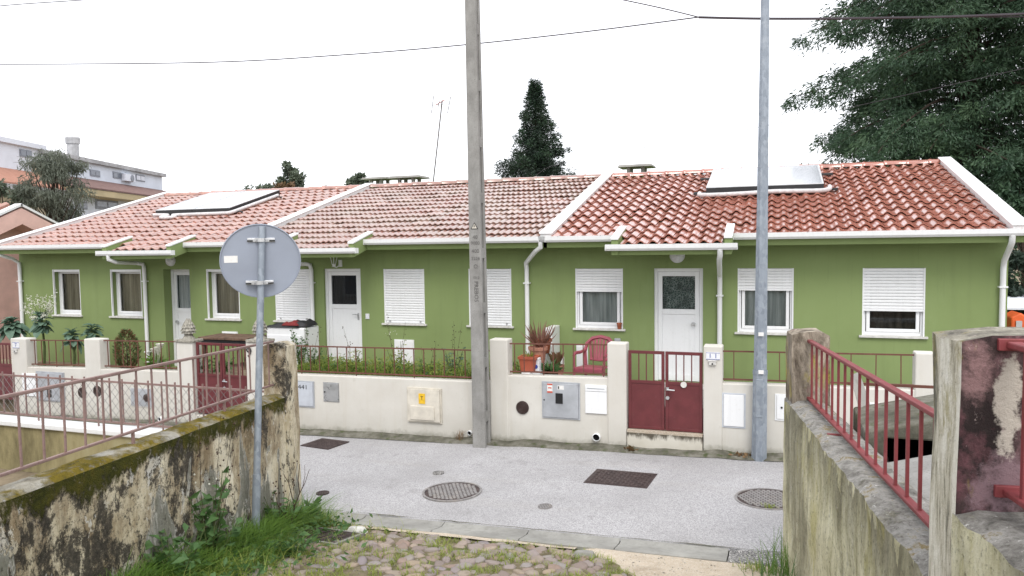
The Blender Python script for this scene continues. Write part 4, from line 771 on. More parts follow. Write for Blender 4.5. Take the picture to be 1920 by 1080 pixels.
# garden soil
for nm, a, b, z, mt in (('garden_floor', XC, XD, .80, 'concrete'), ('garden_soil', XB, XC, .93, 'earth'), ('garden_soil', XA-2, XB, .62, 'earth')):
    struct(MB().box(a+.002, YG+.201, -.4, b-.002, YF-.002, z).build(nm, mt))

# ================================================================== STREET COVERS
def cover_rect(label, pts, grid=True, mat_='iron_cover'):
    P = [on_street(*p) for p in pts]; c = np.mean(P, 0); ux = nrm(P[1]-P[0]); L = np.linalg.norm(P[1]-P[0]); Wd = np.linalg.norm(P[2]-P[1]); uy = nrm(np.cross((0, 0, 1), ux))
    root = thing('access_cover', label, 'manhole cover', tuple(c), 0, 'iron covers in the street')
    m = MB(); z = np.array((0, 0, 1.0)); sl = (0, -0.0, 0)
    def B(a0, a1, b0, b1, h0, h1): m.hexa([c+ux*a+uy*b+z*h0 for a, b in ((a0, b0), (a1, b0), (a1, b1), (a0, b1))], [c+ux*a+uy*b+z*h1 for a, b in ((a0, b0), (a1, b0), (a1, b1), (a0, b1))])
    B(-L/2, L/2, -Wd/2, Wd/2, -.05, .012); m.build('frame', mat_, root); m.__init__()
    B(-L/2+.03, L/2-.03, -Wd/2+.03, Wd/2-.03, .0, .017); m.build('plate', mat_, root); m.__init__()
    nx, ny = int(L/.06), int(Wd/.06)
    for i in range(nx):
        for j in range(ny):
            a = -L/2+.05+(i+.5)*(L-.1)/nx; b = -Wd/2+.05+(j+.5)*(Wd-.1)/ny
            if (i+j) % 2: B(a-.02, a+.02, b-.007, b+.007, .016, .022)
            else: B(a-.007, a+.007, b-.02, b+.02, .016, .022)
    stuff(m.build('tread', mat_, root))
cover_rect('brown rectangular iron cover in the street in front of the red gate', [(1093, 906), (1212, 917), (1234, 890), (1120, 880)]); cover_rect('dull rectangular iron cover near the mossy wall end', [(568, 836), (620, 843), (650, 828), (600, 823)])
def manhole(label, px, py, r, mat_='iron_grey'):
    c = on_street(px, py); root = thing('manhole_cover', label, 'manhole cover', tuple(c), 0, 'round covers in the street'); sl = R(.025*57.3)
    def ringm(m, r0, r1, h0, h1, n=40):
        V = [(c[0]+q*math.cos(2*math.pi*j/n), c[1]+q*math.sin(2*math.pi*j/n), c[2]+.025*q*math.cos(2*math.pi*j/n)+h) for q, h in ((r1, h0), (r1, h1), (r0, h1), (r0, h0)) for j in range(n)]
        m.add(V, [(i*n+j, i*n+(j+1) % n, (i+1)*n+(j+1) % n, (i+1)*n+j) for i in range(3) for j in range(n)])
    m = MB(); ringm(m, r*.93, r, -.04, .012); m.build('rim', mat_, root)
    m = MB(); ringm(m, .001, r*.915, -.04, .007); m.build('lid', 'iron_cover' if mat_ == 'iron_grey' else mat_, root)
    m = MB(); st_ = r/7 if r > .2 else r/2.5
    for i in range(-7, 8):
        for j in range(-7, 8):
            x, y = (i+.5*(j % 2))*st_, j*st_*.87
            if math.hypot(x, y) < r*.86:
                h = .0125; s = st_*.44; a0 = random.uniform(-.1, .1); m.add([(c[0]+x+s*math.cos(a0+k_*math.pi/3), c[1]+y+s*math.sin(a0+k_*math.pi/3), c[2]+.025*x+hh) for hh in (.006, h) for k_ in range(6)], [tuple(range(6, 12))]+[(k_, (k_+1) % 6, (k_+1) % 6+6, k_+6) for k_ in range(6)])
    stuff(m.build('studs', mat_, root))
manhole('large round patterned manhole cover in front of the concrete pole', 848, 922, .385); manhole('round manhole cover half hidden by the yellowed wall end', 1440, 936, .385)
manhole('tiny round valve cover between the manhole and the rectangular cover', 1022, 950, .085); manhole('tiny dark valve cover near the left wall end', 605, 925, .085, 'iron_cover'); manhole('faint tiny valve cover beyond the large manhole', 822, 887, .08, 'patch_asphalt')
# drain grate at the lane's mouth
g0 = on_lane(604, 1008); root = thing('drain_grate', 'black iron drain grate by the grass at the lane mouth', 'drain grate', tuple(g0)); gz = lambda y: LZ(g0[0], y)+.02
MB().hexa([(g0[0]-.30, g0[1]-.22, gz(g0[1]-.22)-.05), (g0[0]+.30, g0[1]-.22, gz(g0[1]-.22)-.05), (g0[0]+.30, g0[1]+.26, gz(g0[1]+.26)-.05), (g0[0]-.30, g0[1]+.26, gz(g0[1]+.26)-.05)], [(g0[0]-.30, g0[1]-.22, gz(g0[1]-.22)-.02), (g0[0]+.30, g0[1]-.22, gz(g0[1]-.22)-.02), (g0[0]+.30, g0[1]+.26, gz(g0[1]+.26)-.02), (g0[0]-.30, g0[1]+.26, gz(g0[1]+.26)-.02)]).build('pit', 'dark_hole', root)
for (a, b, c2, d) in ((-.34, -.30, -.26, .30), (.30, .34, -.26, .30), (-.30, .30, -.26, -.22), (-.30, .30, .26, .30)):
    ya, yb = g0[1]+c2, g0[1]+d; MB().hexa([(g0[0]+a, ya, gz(ya)-.06), (g0[0]+b, ya, gz(ya)-.06), (g0[0]+b, yb, gz(yb)-.06), (g0[0]+a, yb, gz(yb)-.06)], [(g0[0]+a, ya, gz(ya)+.01), (g0[0]+b, ya, gz(ya)+.01), (g0[0]+b, yb, gz(yb)+.01), (g0[0]+a, yb, gz(yb)+.01)]).build('frame', 'concrete', root)
for i in range(9):
    y = g0[1]-.19+i*.053; MB().beam((g0[0]-.30, y, gz(y)), (g0[0]+.30, y, gz(y)), .02, .025).build('bar', 'iron_cover', root)
c = on_lane(670, 996); MB().add([(c[0]+dx, c[1]+dy, LZ(c[0]+dx, c[1]+dy)+dz) for dx, dy, dz in ((-.13, -.05, 0), (.0, -.09, 0), (.13, -.04, 0), (.12, .05, 0), (-.02, .08, 0), (-.12, .05, 0), (-.09, -.03, .05), (.0, -.05, .06), (.09, -.02, .05), (.08, .03, .055), (-.01, .05, .055), (-.08, .03, .045))], [(6, 7, 8, 9, 10, 11)]+[(i, (i+1) % 6, (i+1) % 6+6, i+6) for i in range(6)])
lo = MB().add([(c[0]+dx, c[1]+dy, LZ(c[0]+dx, c[1]+dy)+dz) for dx, dy, dz in ((-.13, -.05, -.02), (.0, -.09, -.02), (.13, -.04, -.02), (.12, .05, -.02), (-.02, .08, -.02), (-.12, .05, -.02), (-.09, -.03, .05), (.0, -.05, .06), (.09, -.02, .05), (.08, .03, .055), (-.01, .05, .055), (-.08, .03, .045))], [(6, 7, 8, 9, 10, 11)]+[(i, (i+1) % 6, (i+1) % 6+6, i+6) for i in range(6)]).build('loose_stone', 'stone_white', None, tuple(c), bevel=.015); tag(lo, 'loose pale stone at the edge of the cobbles beside the grate', 'stone')
c = on_lane(1096, 1042); lo = copy_tree(lo); lo.location = c; lo.data = lo.data.copy(); lo.data.materials[0] = M['concrete']; tag(lo, 'loose grey stone between cobbles and sand', 'stone')

# ================================================================== POLES
# concrete pole, I section, aligned with the street
yf, yb = 10.72, 11.0
def pole_pt(px, py): return onY(px, py, yf)
b0, b1, t0, t1 = pole_pt(886, 830), pole_pt(909.5, 830), pole_pt(869, 0), pole_pt(889.5, 0)
zb = ST(b0[0])-.3; ZT = 9.2
pole = thing('utility_pole', 'tall grey concrete utility pole with a recessed side, at the street edge', 'utility pole', ((b0[0]+b1[0])/2, (yf+yb)/2, ST(b0[0])))
def pe(a, c_, z): return a[0]+(c_[0]-a[0])*(z-a[2])/(c_[2]-a[2])
m = MB(); zs_ = lin(zb, ZT, 12)
def sec(m, fx0, fx1, y0, y1, za, zc):
    X = lambda z, f: pe(b0, t0, z)+(pe(b1, t1, z)-pe(b0, t0, z))*f; yt = lambda y, z: y+(z/ZT)*.05*(1 if y < 10.8 else -1)
    m.hexa([(X(za, fx0), yt(y0, za), za), (X(za, fx1), yt(y0, za), za), (X(za, fx1), yt(y1, za), za), (X(za, fx0), yt(y1, za), za)], [(X(zc, fx0), yt(y0, zc), zc), (X(zc, fx1), yt(y0, zc), zc), (X(zc, fx1), yt(y1, zc), zc), (X(zc, fx0), yt(y1, zc), zc)])
sec(m, 0, 1, yf, yf+.075, zb, ZT); m.build('front_flange', 'pole_concrete', pole, bevel=.012)
m = MB(); sec(m, .02, .98, yb-.075, yb, zb, ZT); m.build('back_flange', 'pole_concrete', pole, bevel=.012)
m = MB(); sec(m, .38, .62, yf+.07, yb-.07, zb, ZT); m.build('web', 'pole_concrete', pole)
for z in np.arange(.5, ZT-.3, .86):
    m = MB(); sec(m, .05, .95, yf+.06, yb-.06, z, z+.16); m.build('rung', 'pole_concrete', pole)
def pole_text(txt, py, size, roll=0, px=None):
    z = onY(890, py, yf)[2]; x = (pe(b0, t0, z)+pe(b1, t1, z))/2+.008; yt = yf+(z/ZT)*.05
    lettering(txt, size, (x, yt-.004, z), 'faint_ink', pole, roll=roll)
pole_text('40', 445, .085); pole_text('9000', 456, .075); pole_text('400', 471, .085); pole_text('2226', 485, .07); pole_text('1012', 521, .06); pole_text('PREBOS', 547, .095, R(90)); pole_text('O', 500, .09)
z = onY(888, 424, yf)[2]; xc = (pe(b0, t0, z)+pe(b1, t1, z))/2; yt = yf+(z/ZT)*.05
MB().prism([(xc-.06, z-.045), (xc+.06, z-.045), (xc, z+.06)], 'y', yt-.006, yt+.004).build('warning_plate', 'ink', pole); MB().prism([(xc-.044, z-.036), (xc+.044, z-.036), (xc, z+.04)], 'y', yt-.0085, yt-.0062).build('warning_face', 'cream_plastic', pole); MB().prism([(xc-.002, z+.022), (xc-.013, z-.008), (xc-.002, z-.006), (xc-.008, z-.032), (xc+.012, z), (xc+.002, z-.001), (xc+.008, z+.02)], 'y', yt-.0105, yt-.0087).build('warning_mark', 'ink', pole)
# lamp post
lb = on_street(1423.5, 857); lx, ly, lz = lb[0], lb[1]-.0, ST(lb[0])
top = onY(1435, 0, ly); lamp = thing('street_lamp', 'galvanised steel street lamp post standing against the cream wall', 'street lamp', (lx, ly-.11, lz))
dx = (top[0]-lx)/(top[2]-lz); P_ = lambda z: (lx+dx*(z-lz), ly-.11, z)
MB().tube([P_(lz-.1), P_(lz+1.25)], [.112, .103], 8).build('base_section', 'galvanised', lamp); MB().tube([P_(lz+1.25), P_(8.2)], [.095, .05], 8).build('post', 'galvanised', lamp)
MB().tube([P_(lz+1.22), P_(lz+1.27)], .108, 8).build('collar', 'galvanised', lamp)
hz0, hz1 = onY(1423, 662, ly-.2)[2], onY(1423, 625, ly-.2)[2]
MB().box(lx-.045, ly-.218, lz+.62, lx+.045, ly-.20, lz+1.16).build('service_door', 'galvanised', lamp, bevel=.006)
for py in (626, 697): q = onY(1427, py, ly-.21); MB().box(q[0]-.035, ly-.226, q[2]-.03, q[0]+.035, ly-.205, q[2]+.02).build('label', 'sticker_white', lamp)
MB().tube([P_(8.15), (lx+dx*8, ly-.4, 8.5), (lx+dx*8, ly-1.2, 8.65)], .03, 8).build('arm', 'galvanised', lamp, smooth=True)
MB().hexa([(lx+dx*8-.1, ly-1.8, 8.6), (lx+dx*8+.1, ly-1.8, 8.6), (lx+dx*8+.14, ly-1.1, 8.6), (lx+dx*8-.14, ly-1.1, 8.6)], [(lx+dx*8-.06, ly-1.75, 8.7), (lx+dx*8+.06, ly-1.75, 8.7), (lx+dx*8+.09, ly-1.15, 8.74), (lx+dx*8-.09, ly-1.15, 8.74)]).build('lamp_head', 'grey_cabinet', lamp, bevel=.02)
# cables
def cable(label, pts, r, Y, sag=0, twist=False):
    P = [onY(px, py, Y) for px, py in pts]; m = MB()
    # smooth through the points
    Q = []
    for i in range(len(P)-1):
        p0, p1, p2, p3 = P[max(0, i-1)], P[i], P[i+1], P[min(len(P)-1, i+2)]
        for t in lin(0, 1, 9)[:-1 if i < len(P)-2 else None]:
            Q.append(.5*((2*p1)+(-p0+p2)*t+(2*p0-5*p1+4*p2-p3)*t*t+(-p0+3*p1-3*p2+p3)*t**3))
    m.tube(Q, r, 5); o = m.build('overhead_cable', 'cable', None, tuple(P[0]), smooth=True); tag(o, label, 'cable', 'overhead cables')
cable('thin overhead cable sagging across the whole sky', [(-150, 119), (0, 120.5), (380, 117), (640, 103), (870, 84), (1100, 59), (1310, 32)], .011, 12.4)
cable('thick dark cable running from the cable joint across the cedar', [(1310, 32), (1430, 34.5), (1600, 34), (1780, 31), (1960, 24)], .018, 12.4)
cable('thin cable along the thick one in front of the cedar', [(1310, 33.5), (1430, 36), (1600, 35.5), (1750, 32), (1960, 31)], .010, 12.43)
cable('thin cable dropping from the sky to the cable joint', [(1080, -18), (1165, -1), (1240, 15), (1310, 32)], .010, 12.4)
cable('short thin cable in the upper left sky', [(-150, 30), (0, 11), (165, -1), (260, -12)], .010, 12.4)
cable('very faint thin wire rising from the ridge to the cedar', [(985, 352), (1020, 318), (1080, 300), (1200, 278), (1400, 243), (1600, 200), (1920, 128)], .006, 20)

# ================================================================== LANE WALLS
LA = R(-8); LD = np.array((math.sin(LA), math.cos(LA), 0)); LN = np.array((math.cos(LA), -math.sin(LA), 0))
BL = np.array((-5.16, 7.14, 0)); BR = np.array((.08, 7.35, 0))
def noisy_wall(name, base, s0, s1, n0, n1, top, bot, mat_, parent, amp=.012, ds=.07, rim=.03, caps=True):
    """swept wall: s along the lane (0 at the street end, negative towards the viewer), n across it"""
    ss = lin(s0, s1, max(2, int(abs(s1-s0)/ds)+1)); V = []; sec_n = []
    w = n1-n0; nz = 14; nt = 6
    sec = [(n0, t) for t in lin(0, 1, nz)]+[(n0+w*t, 1.0) for t in lin(.0, 1, nt)[1:-1]]+[(n1, t) for t in lin(1, 0, nz)]
    K = len(sec)
    for s in ss:
        p = base+LD*s; zt, zb_ = top(p[1]), bot(p[0], p[1])
        for i, (nn, t) in enumerate(sec):
            z = zb_+(zt-zb_)*t; q = p+LN*nn
            e = mnoise.noise(Vector((q[0]*3+nn*2, q[1]*3, z*3)))*amp+mnoise.noise(Vector((q[0]*11, q[1]*11, z*11)))*amp*.5
            side = -1 if i < nz else (1 if i >= K-nz else 0)
            if i == nz-1: z -= rim*(.6+.8*abs(mnoise.noise(Vector((q[1]*6, 1, 2)))))
            if i == K-nz: z -= rim
            q = q+LN*(side*(-e) if side else 0); z += e if side == 0 else 0
            if t < .001: z = zb_
            V.append((q[0], q[1], z))
    Fs = [(a*K+i, a*K+i+1, (a+1)*K+i+1, (a+1)*K+i) for a in range(len(ss)-1) for i in range(K-1)]
    m = MB(); m.add(V, Fs)
    for a in (0, len(ss)-1):
        o_ = a*K
        for i in range(nz-1): m.f.append((o_+i, o_+i+1, o_+K-2-i, o_+K-1-i)); m.m.append(0)
        m.f.append(tuple(o_+nz-1+i for i in range(nt))); m.m.append(0)
    return m.build(name, mat_, parent, smooth=True)
topL = lambda y: 1.655+.021*(7.1-y)
wl_ = thing('lane_wall', 'mossy flaking old wall with black mould, behind the round sign', 'wall', tuple(BL+(0, 0, ST(-5))), 0, 'old walls on both sides of the lane')
noisy_wall('wall', BL, -.02, -9.5, -.27, 0, topL, lambda x, y: LZ(x, y)-.4, 'old_plaster', wl_, .016, .06)
noisy_wall('pillar', BL, 0.02, -.26, -.25, .012, lambda y: 2.22, lambda x, y: 0, 'old_plaster_pillar', wl_, .012, .045)
wr_ = thing('lane_wall', 'yellowed streaked old wall with pillars, red railing on top', 'wall', tuple(BR+(0, 0, ST(0))), 0, 'old walls on both sides of the lane')
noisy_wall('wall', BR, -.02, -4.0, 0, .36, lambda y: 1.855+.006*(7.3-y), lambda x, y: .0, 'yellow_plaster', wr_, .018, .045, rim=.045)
noisy_wall('pillar', BR, .02, -.32, .025, .34, lambda y: 2.48, lambda x, y: 0, 'pillar_far', wr_, .014, .035, rim=.035)
sN0 = (3.50-BR[1])/LD[1]; sN1 = (3.20-BR[1])/LD[1]
noisy_wall('pillar', BR, sN0, sN1, .0, .52, lambda y: 2.93, lambda x, y: .5, 'pillar_plaster', wr_, .014, .03, rim=.035)
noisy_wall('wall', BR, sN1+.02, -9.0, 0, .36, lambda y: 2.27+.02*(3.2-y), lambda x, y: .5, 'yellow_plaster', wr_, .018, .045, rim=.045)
# railings on them
def lane_rail(label, base, n, sa, sb, ztop, zbot, step, mat_, w=.03, rail=.04, bar=.016):
    p0 = base+LD*sa+LN*n; root = thing('railing', label, 'railing', (p0[0], p0[1], zbot(p0[1])), 0, 'railings on the lane walls')
    P = lambda s, zf, o_=0: (lambda q: np.array((q[0], q[1], zf(q[1])+o_)))(base+LD*s+LN*n)
    MB().beam(P(sa, ztop), P(sb, ztop), rail, .026).build('rail', mat_, root, bevel=.006); MB().beam(P(sa, zbot), P(sb, zbot), rail, .022).build('rail', mat_, root, bevel=.005)
    k = int(abs(sb-sa)/step)
    for i in range(k):
        s = sa+(sb-sa)*(i+.6)/k; MB().beam(P(s, zbot), P(s+random.uniform(-.004, .004), ztop), bar, bar, LD).build('bar', mat_, root)
    return root, P
rl, PL = lane_rail('faded brown railing on the mossy wall', BL, -.14, -.22, -9.0, lambda y: 2.245+.026*(7.1-y), lambda y: 1.765+.018*(7.1-y), .19, 'rail_brown', rail=.026, bar=.0125)
for s in np.arange(-1.2, -9, -1.3): q = PL(s, topL); MB().beam(q+(0, 0, -.03), q+(0, 0, .115), .02, .02, LD).build('foot', 'rail_brown', rl)
rr, PR_ = lane_rail('red railing between the two pillars of the yellowed wall', BR, .17, -.30, sN0-.02, lambda y: 2.40+.018*(7.3-y), lambda y: 1.895+.006*(7.3-y), .20, 'rail_red', rail=.045)
for s in (-1.5, -3.2): q = PR_(s, lambda y: 1.86); MB().beam(q+(-.09, 0, .005), q+(.09, 0, .005), .03, .012).build('foot', 'rail_red', rr)
lane_rail('red railing fixed to the near side of the stained pillar', BR, .17, sN1-.02, -8.5, lambda y: 2.90+.02*(3.2-y), lambda y: 2.345+.02*(3.2-y), .18, 'rail_red', rail=.05, bar=.022)
q = BR+LD*(sN1-.012)+LN*.17
fl = [c for c in bpy.data.objects if c.get('label', '').startswith('red railing fixed')][0]
for z in (2.90, 2.345): MB().beam(q+LN*-.05+(0, 0, z), q+LN*.05+(0, 0, z), .02, .045).build('wall_plate', 'rail_red', fl, bevel=.003)

# ------------------------------------------------------------------ low walls along the street on the lane's side, with wire mesh and bars
def street_fence(x0, x1, wl_label, f_label, zt, zr, mesh=True, Y=7.2):
    w = thing('low_wall', wl_label, 'wall', (x0, Y, ST(x0))); MB().box(x0, Y, -.6, x1, Y+.2, zt-.07).build('wall', 'far_side_wall', w); MB().box(x0, Y-.04, zt-.07, x1, Y+.24, zt).build('coping', 'white_paint', w, bevel=.012)
    f = thing('wire_fence' if mesh else 'railing', f_label, 'fence', (x0, Y+.1, zt)); y = Y+.1
    for z in (zt+.07, zr): MB().beam((x0, y, z), (x1, y, z), .022, .024).build('rail', 'rail_rust' if not mesh else 'rail_brown', f)
    for i, x in enumerate(np.arange(x0+.12, x1, .215 if mesh else .20)):
        MB().beam((x, y, zt+(-.0 if i % 5 == 0 else .07)), (x, y, zr+(.045 if mesh else 0)), .016, .016, (0, 1, 0)).build('bar', 'rail_brown' if mesh else 'rail_red', f)
    if mesh:
        m = MB(); H = zr-zt-.09; st_ = .115; z0 = zt+.08
        for k_ in range(int((x1-x0+H)/st_)):
            for sgn in (1, -1):
                xs0 = x0-H+k_*st_ if sgn > 0 else x0+k_*st_
                xa, xb = (xs0, xs0+H*.95) if sgn > 0 else (xs0+H*.0, xs0-H*.95)
                p, q = np.array((xa, y-.014, z0)), np.array((xb, y-.014, z0+H))
                def clip(p, q):
                    for _ in range(2):
                        if p[0] < x0: t = (x0-p[0])/(q[0]-p[0]) if q[0] != p[0] else 2; p = p+(q-p)*t if 0 <= t <= 1 else None
                        elif p[0] > x1: t = (x1-p[0])/(q[0]-p[0]) if q[0] != p[0] else 2; p = p+(q-p)*t if 0 <= t <= 1 else None
                        if p is None: return None
                        p, q = q, p
                    return p, q
                r2 = clip(p, q)
                if r2 is not None and np.linalg.norm(r2[1]-r2[0]) > .02: m.tube([r2[0], r2[1]], .0028, 3, False)
        stuff(m.build('wire_mesh', 'wire', f, fix=False))
street_fence(-16, -5.62, 'low stained wall with white coping beyond the mossy wall', 'wire mesh fence with thin bars on the white coping', .985, 1.585)
street_fence(.62, 6.0, 'low stained wall with white coping beyond the yellowed wall', 'thin red railing along the street beyond the yellowed wall', 1.45, 2.0, False)
# yard floors behind the lane walls
struct(MB().box(-40, -3, -1, -5.6, 7.19, .30).build('yard_ground', 'earth')); struct(MB().box(.5, -3, -1, 12, 7.19, .75).build('yard_ground', 'earth'))

# ------------------------------------------------------------------ traffic sign
pb = BL+LN*.09; pS = lambda px, py: on_plane(px, py, pb, LN)
pa, pt_ = pS(480, 960), pS(491.5, 425); d = (pt_-pa)/(pt_[2]-pa[2]); gz_ = LZ(pa[0], pa[1]); pa = pa+d*(gz_-pa[2])
sgn = thing('traffic_sign', 'round traffic sign seen from its grey back, on a galvanised pole', 'traffic sign', tuple(pa))
MB().tube([pa-d*.15, pa+d*.72], .041, 14).build('sleeve', 'galvanised', sgn, smooth=True); MB().tube([pa+d*.7, pt_], .035, 14).build('pole', 'galvanised', sgn, smooth=True)
vdir = nrm(np.array((pt_[0], pt_[1], 0))); side = np.array((vdir[1], -vdir[0], 0)); cz = pS(487.5, 489)
ctr = np.array((pS(489, 489)))+vdir*.055; rad = 72.5/F_PX*float((ctr-EYE_P)@_w)
n = 48; V = []
for q, o_ in ((rad*.97, .012), (rad, .010), (rad, -.012), (rad*.975, -.014), (rad*.972, -.002), (.001, -.002)): V += [ctr+vdir*o_+side*q*math.cos(2*math.pi*j/n)+np.array((0, 0, 1))*q*.955*math.sin(2*math.pi*j/n) for j in range(n)]
MB().add(V, [(i*n+j, i*n+(j+1) % n, (i+1)*n+(j+1) % n, (i+1)*n+j) for i in range(5) for j in range(n)]+[tuple(range(n))]).build('disc', 'sign_back', sgn, smooth=True)
for py in (450, 530):
    c = pS(489.5 if py < 500 else 487, py); a = c+vdir*.042
    MB().beam(a-side*.135, a+side*.135, .03, .042).build('clamp_channel', 'alu', sgn, bevel=.003)
    for sg in (-1, 1): MB().beam(a-vdir*.016+side*sg*.08+(0, 0, -.008), a-vdir*.016+side*sg*.135+(0, 0, -.008), .012, .016).build('slot', 'ink', sgn)
    pts = [c+side*.062+vdir*.02]+[c+side*.04*math.cos(t)-vdir*.04*math.sin(t) for t in lin(0, math.pi, 9)]+[c-side*.062+vdir*.02]
    m = MB()
    for i in range(len(pts)-1): m.beam(pts[i], pts[i+1], .038, .005, (pts[i+1]-pts[i])[[1, 0, 2]]*(1, -1, 0) if False else np.cross(pts[i+1]-pts[i], (0, 0, 1)))
    m.build('clamp', 'alu', sgn)
    for sg in (-1, 1): MB().cyl(c+side*.055*sg-vdir*.004, c+side*.055*sg+vdir*.02, .009, 8).build('bolt', 'steel', sgn)
st2 = ctr+side*(435-487.5)/F_PX*float((ctr-EYE_P)@_w)+(0, 0, .02); MB().beam(st2-side*.065-vdir*.0035, st2+side*.065-vdir*.0035, .002, .07).build('sticker', 'sticker_white', sgn)

# ------------------------------------------------------------------ ruined kiln-like oven behind the yellowed wall
ov = thing('outdoor_oven', 'grey concrete outdoor oven with dark mouth and broken tiles behind the red railing', 'oven', (1.35, 5.6, .75))
def shell(name, x0, x1, y0, y1, z0, zs_, zc, mat_, op=None):
    m = MB(); m.prism([(x0, z0), (x0+.14, z0), (x0+.14, zs_-.04), (x1-.14, zs_-.04), (x1-.14, z0), (x1, z0), (x1, zs_), ((x0+x1)/2, zc), (x0, zs_)], 'y', y0, y1); m.build(name, mat_, ov, bevel=.015)
shell('lower_hood', .72, 2.3, 4.75, 5.75, .75, 1.72, 1.95, 'pole_concrete'); shell('upper_hood', .62, 2.1, 5.9, 6.75, .75, 1.90, 2.08, 'dirty_footing')
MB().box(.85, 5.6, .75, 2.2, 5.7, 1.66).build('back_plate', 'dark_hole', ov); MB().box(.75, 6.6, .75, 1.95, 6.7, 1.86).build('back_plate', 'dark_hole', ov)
for i, (x, y, z, a) in enumerate(((1.15, 5.1, .78, .1), (1.42, 5.15, .78, -.1))): MB().box(x, y, z, x+.2, y+.3, z+.72).build('brick_pier', 'terracotta', ov, bevel=.01)
for i, (x, y, z, a) in enumerate(((1.12, 6.0, 2.0, .5), (1.38, 5.7, 1.86, 1.2), (1.8, 5.8, 1.8, .2), (1.25, 6.3, 2.0, .9))):
    m = MB(); V = [];
    for t in (0, .36):
        for j in range(7): an = math.pi*j/6; V.append((x+math.cos(a)*t-math.sin(a)*.09*math.cos(an), y+math.sin(a)*t+math.cos(a)*.09*math.cos(an), z+.08*math.sin(an)))
    m.add(V, [(j, j+1, j+8, j+7) for j in range(6)]).build('broken_tile', 'terracotta', ov)
pa2, pb2 = np.array((.66, 6.9, 2.05)), np.array((.95, 6.2, 1.2)); o = MB().hexa([pb2+(-.06, -.1, -.3), pb2+(.1, 0, -.3), pb2+(.1, .03, -.3), pb2+(-.06, -.07, -.3)], [pa2+(-.06, -.1, .1), pa2+(.02, 0, .12), pa2+(.02, .03, .12), pa2+(-.06, -.07, .1)]).build('leaning_board', 'white_paint', None, (.9, 6.2, .8)); o.data.materials[0] = M['concrete']; tag(o, 'pale board leaning behind the red railing', 'board')

# ================================================================== ON THE ROOFS
def rpt(px, py, h=.09): return on_plane(px, py, (0, 12.65, deckz(12.65)+h), (0, -math.sin(PITCH), math.cos(PITCH)))
rn = np.array((0, -math.sin(PITCH), math.cos(PITCH)))
def collector(label, corners, n, loc_lbl, right_black):
    P = [rpt(*c, .20) for c in corners]   # fl, fr, br, bl
    x0 = (P[0][0]+P[3][0])/2; x1 = (P[1][0]+P[2][0])/2; y0 = (P[0][1]+P[1][1])/2; y1 = min(YR-.15, (P[2][1]+P[3][1])/2)
    root = thing('solar_collector', label, 'solar panel', ((x0+x1)/2, (y0+y1)/2, deckz((y0+y1)/2)+.09), 0, 'solar collectors on the tiled roofs'); w = (x1-x0)/n
    for i in range(n):
        a, b = x0+i*w+.006, x0+(i+1)*w-.006; m = MB(); slope_beam(m, a, b, y0, y1, .085, .225); f = m.build('casing', 'black_plastic', root)
        m = MB(); slope_beam(m, a, b, y0, y0+.03, .226, .24); slope_beam(m, a, b, y1-.03, y1, .226, .24); slope_beam(m, a, a+.03, y0+.03, y1-.03, .226, .24); slope_beam(m, b-.03, b, y0+.03, y1-.03, .226, .24); m.build('rim', 'alu', f)
        m = MB(); slope_beam(m, a+.03, b-.03, y0+.03, y1-.03, .2265, .234); m.build('glass', 'collector_glass', f)
    for yy in (y0+.12, y1-.3):
        m = MB(); slope_beam(m, x0-.25, x1+.25, yy, yy+.04, .07, .11); m.build('mount_rail', 'black_plastic', root)
    L = [(x0-.12, y0-.02, .13), (x0-.02, y0-.10, .11), ((x0+x1)/2-.3, y0-.11, .12), ((x0+x1)/2+.2, y0-.07, .13), (x1-.1, y0-.09, .12), (x1+.08, y0-.06, .14), (x1+.10, y0+.1, .15)]
    if n == 2: L = [(x0+.0, y0-.06, .13), (x0+.5, y0-.10, .12), (x0+.42, y0-.26, .11), (x0+.62, y0-.33, .11), (x0+.85, y0-.24, .11), (x0+.7, y0-.12, .12), (x0+1.3, y0-.09, .12), (x1-.2, y0-.07, .12), (x1+.06, y0-.04, .13), (x1+.08, y0+.5, .13), (x1+.08, y1-.2, .13)]
    Q = [np.array((x, y, deckz(y)+h)) for x, y, h in L]; S = []
    for i in range(len(Q)-1):
        p0, p1, p2, p3 = Q[max(0, i-1)], Q[i], Q[i+1], Q[min(len(Q)-1, i+2)]
        for t in lin(0, 1, 7)[:-1]: S.append(.5*((2*p1)+(-p0+p2)*t+(2*p0-5*p1+4*p2-p3)*t*t+(-p0+3*p1-3*p2+p3)*t**3))
    MB().tube(S+[Q[-1]], .042, 10).build('lagged_pipe', 'pipe_lagging', root, smooth=True)
collector('single wide solar collector on the shiny red roof', [(1324, 356), (1546, 346), (1535, 312), (1336, 321)], 1, '', False)
collector('pair of solar collectors on the pale roof beside the pink house', [(303, 396), (440, 392), (512, 360), (388, 363)], 2, '', True)
a0, a1 = onY(812, 345, 18.6), onY(829, 190, 18.6)
an = thing('roof_antenna', 'leaning roof antenna with thin rods behind the middle roof', 'antenna', tuple(a0)); MB().tube([a0-(a1-a0)*.12, a1], .02, 6).build('mast', 'wire', an)
bm = nrm((.9, -.35, .25)); MB().tube([a1-bm*.25, a1+bm*.12], .012, 5).build('boom', 'sticker_red', an)
for (pp, qq) in (((813, 180), (809, 212)), ((845, 181), (839, 213)), ((824, 188), (821, 202)), ((829, 186), (827, 200))):
    p, q = onY(*pp, 18.5), onY(*qq, 18.5); MB().tube([p, q], .011, 4).build('rod', 'wire' , an)
MB().tube([onY(811, 197, 18.5), onY(842, 196, 18.5)], .006, 4).build('cross_boom', 'wire', an)

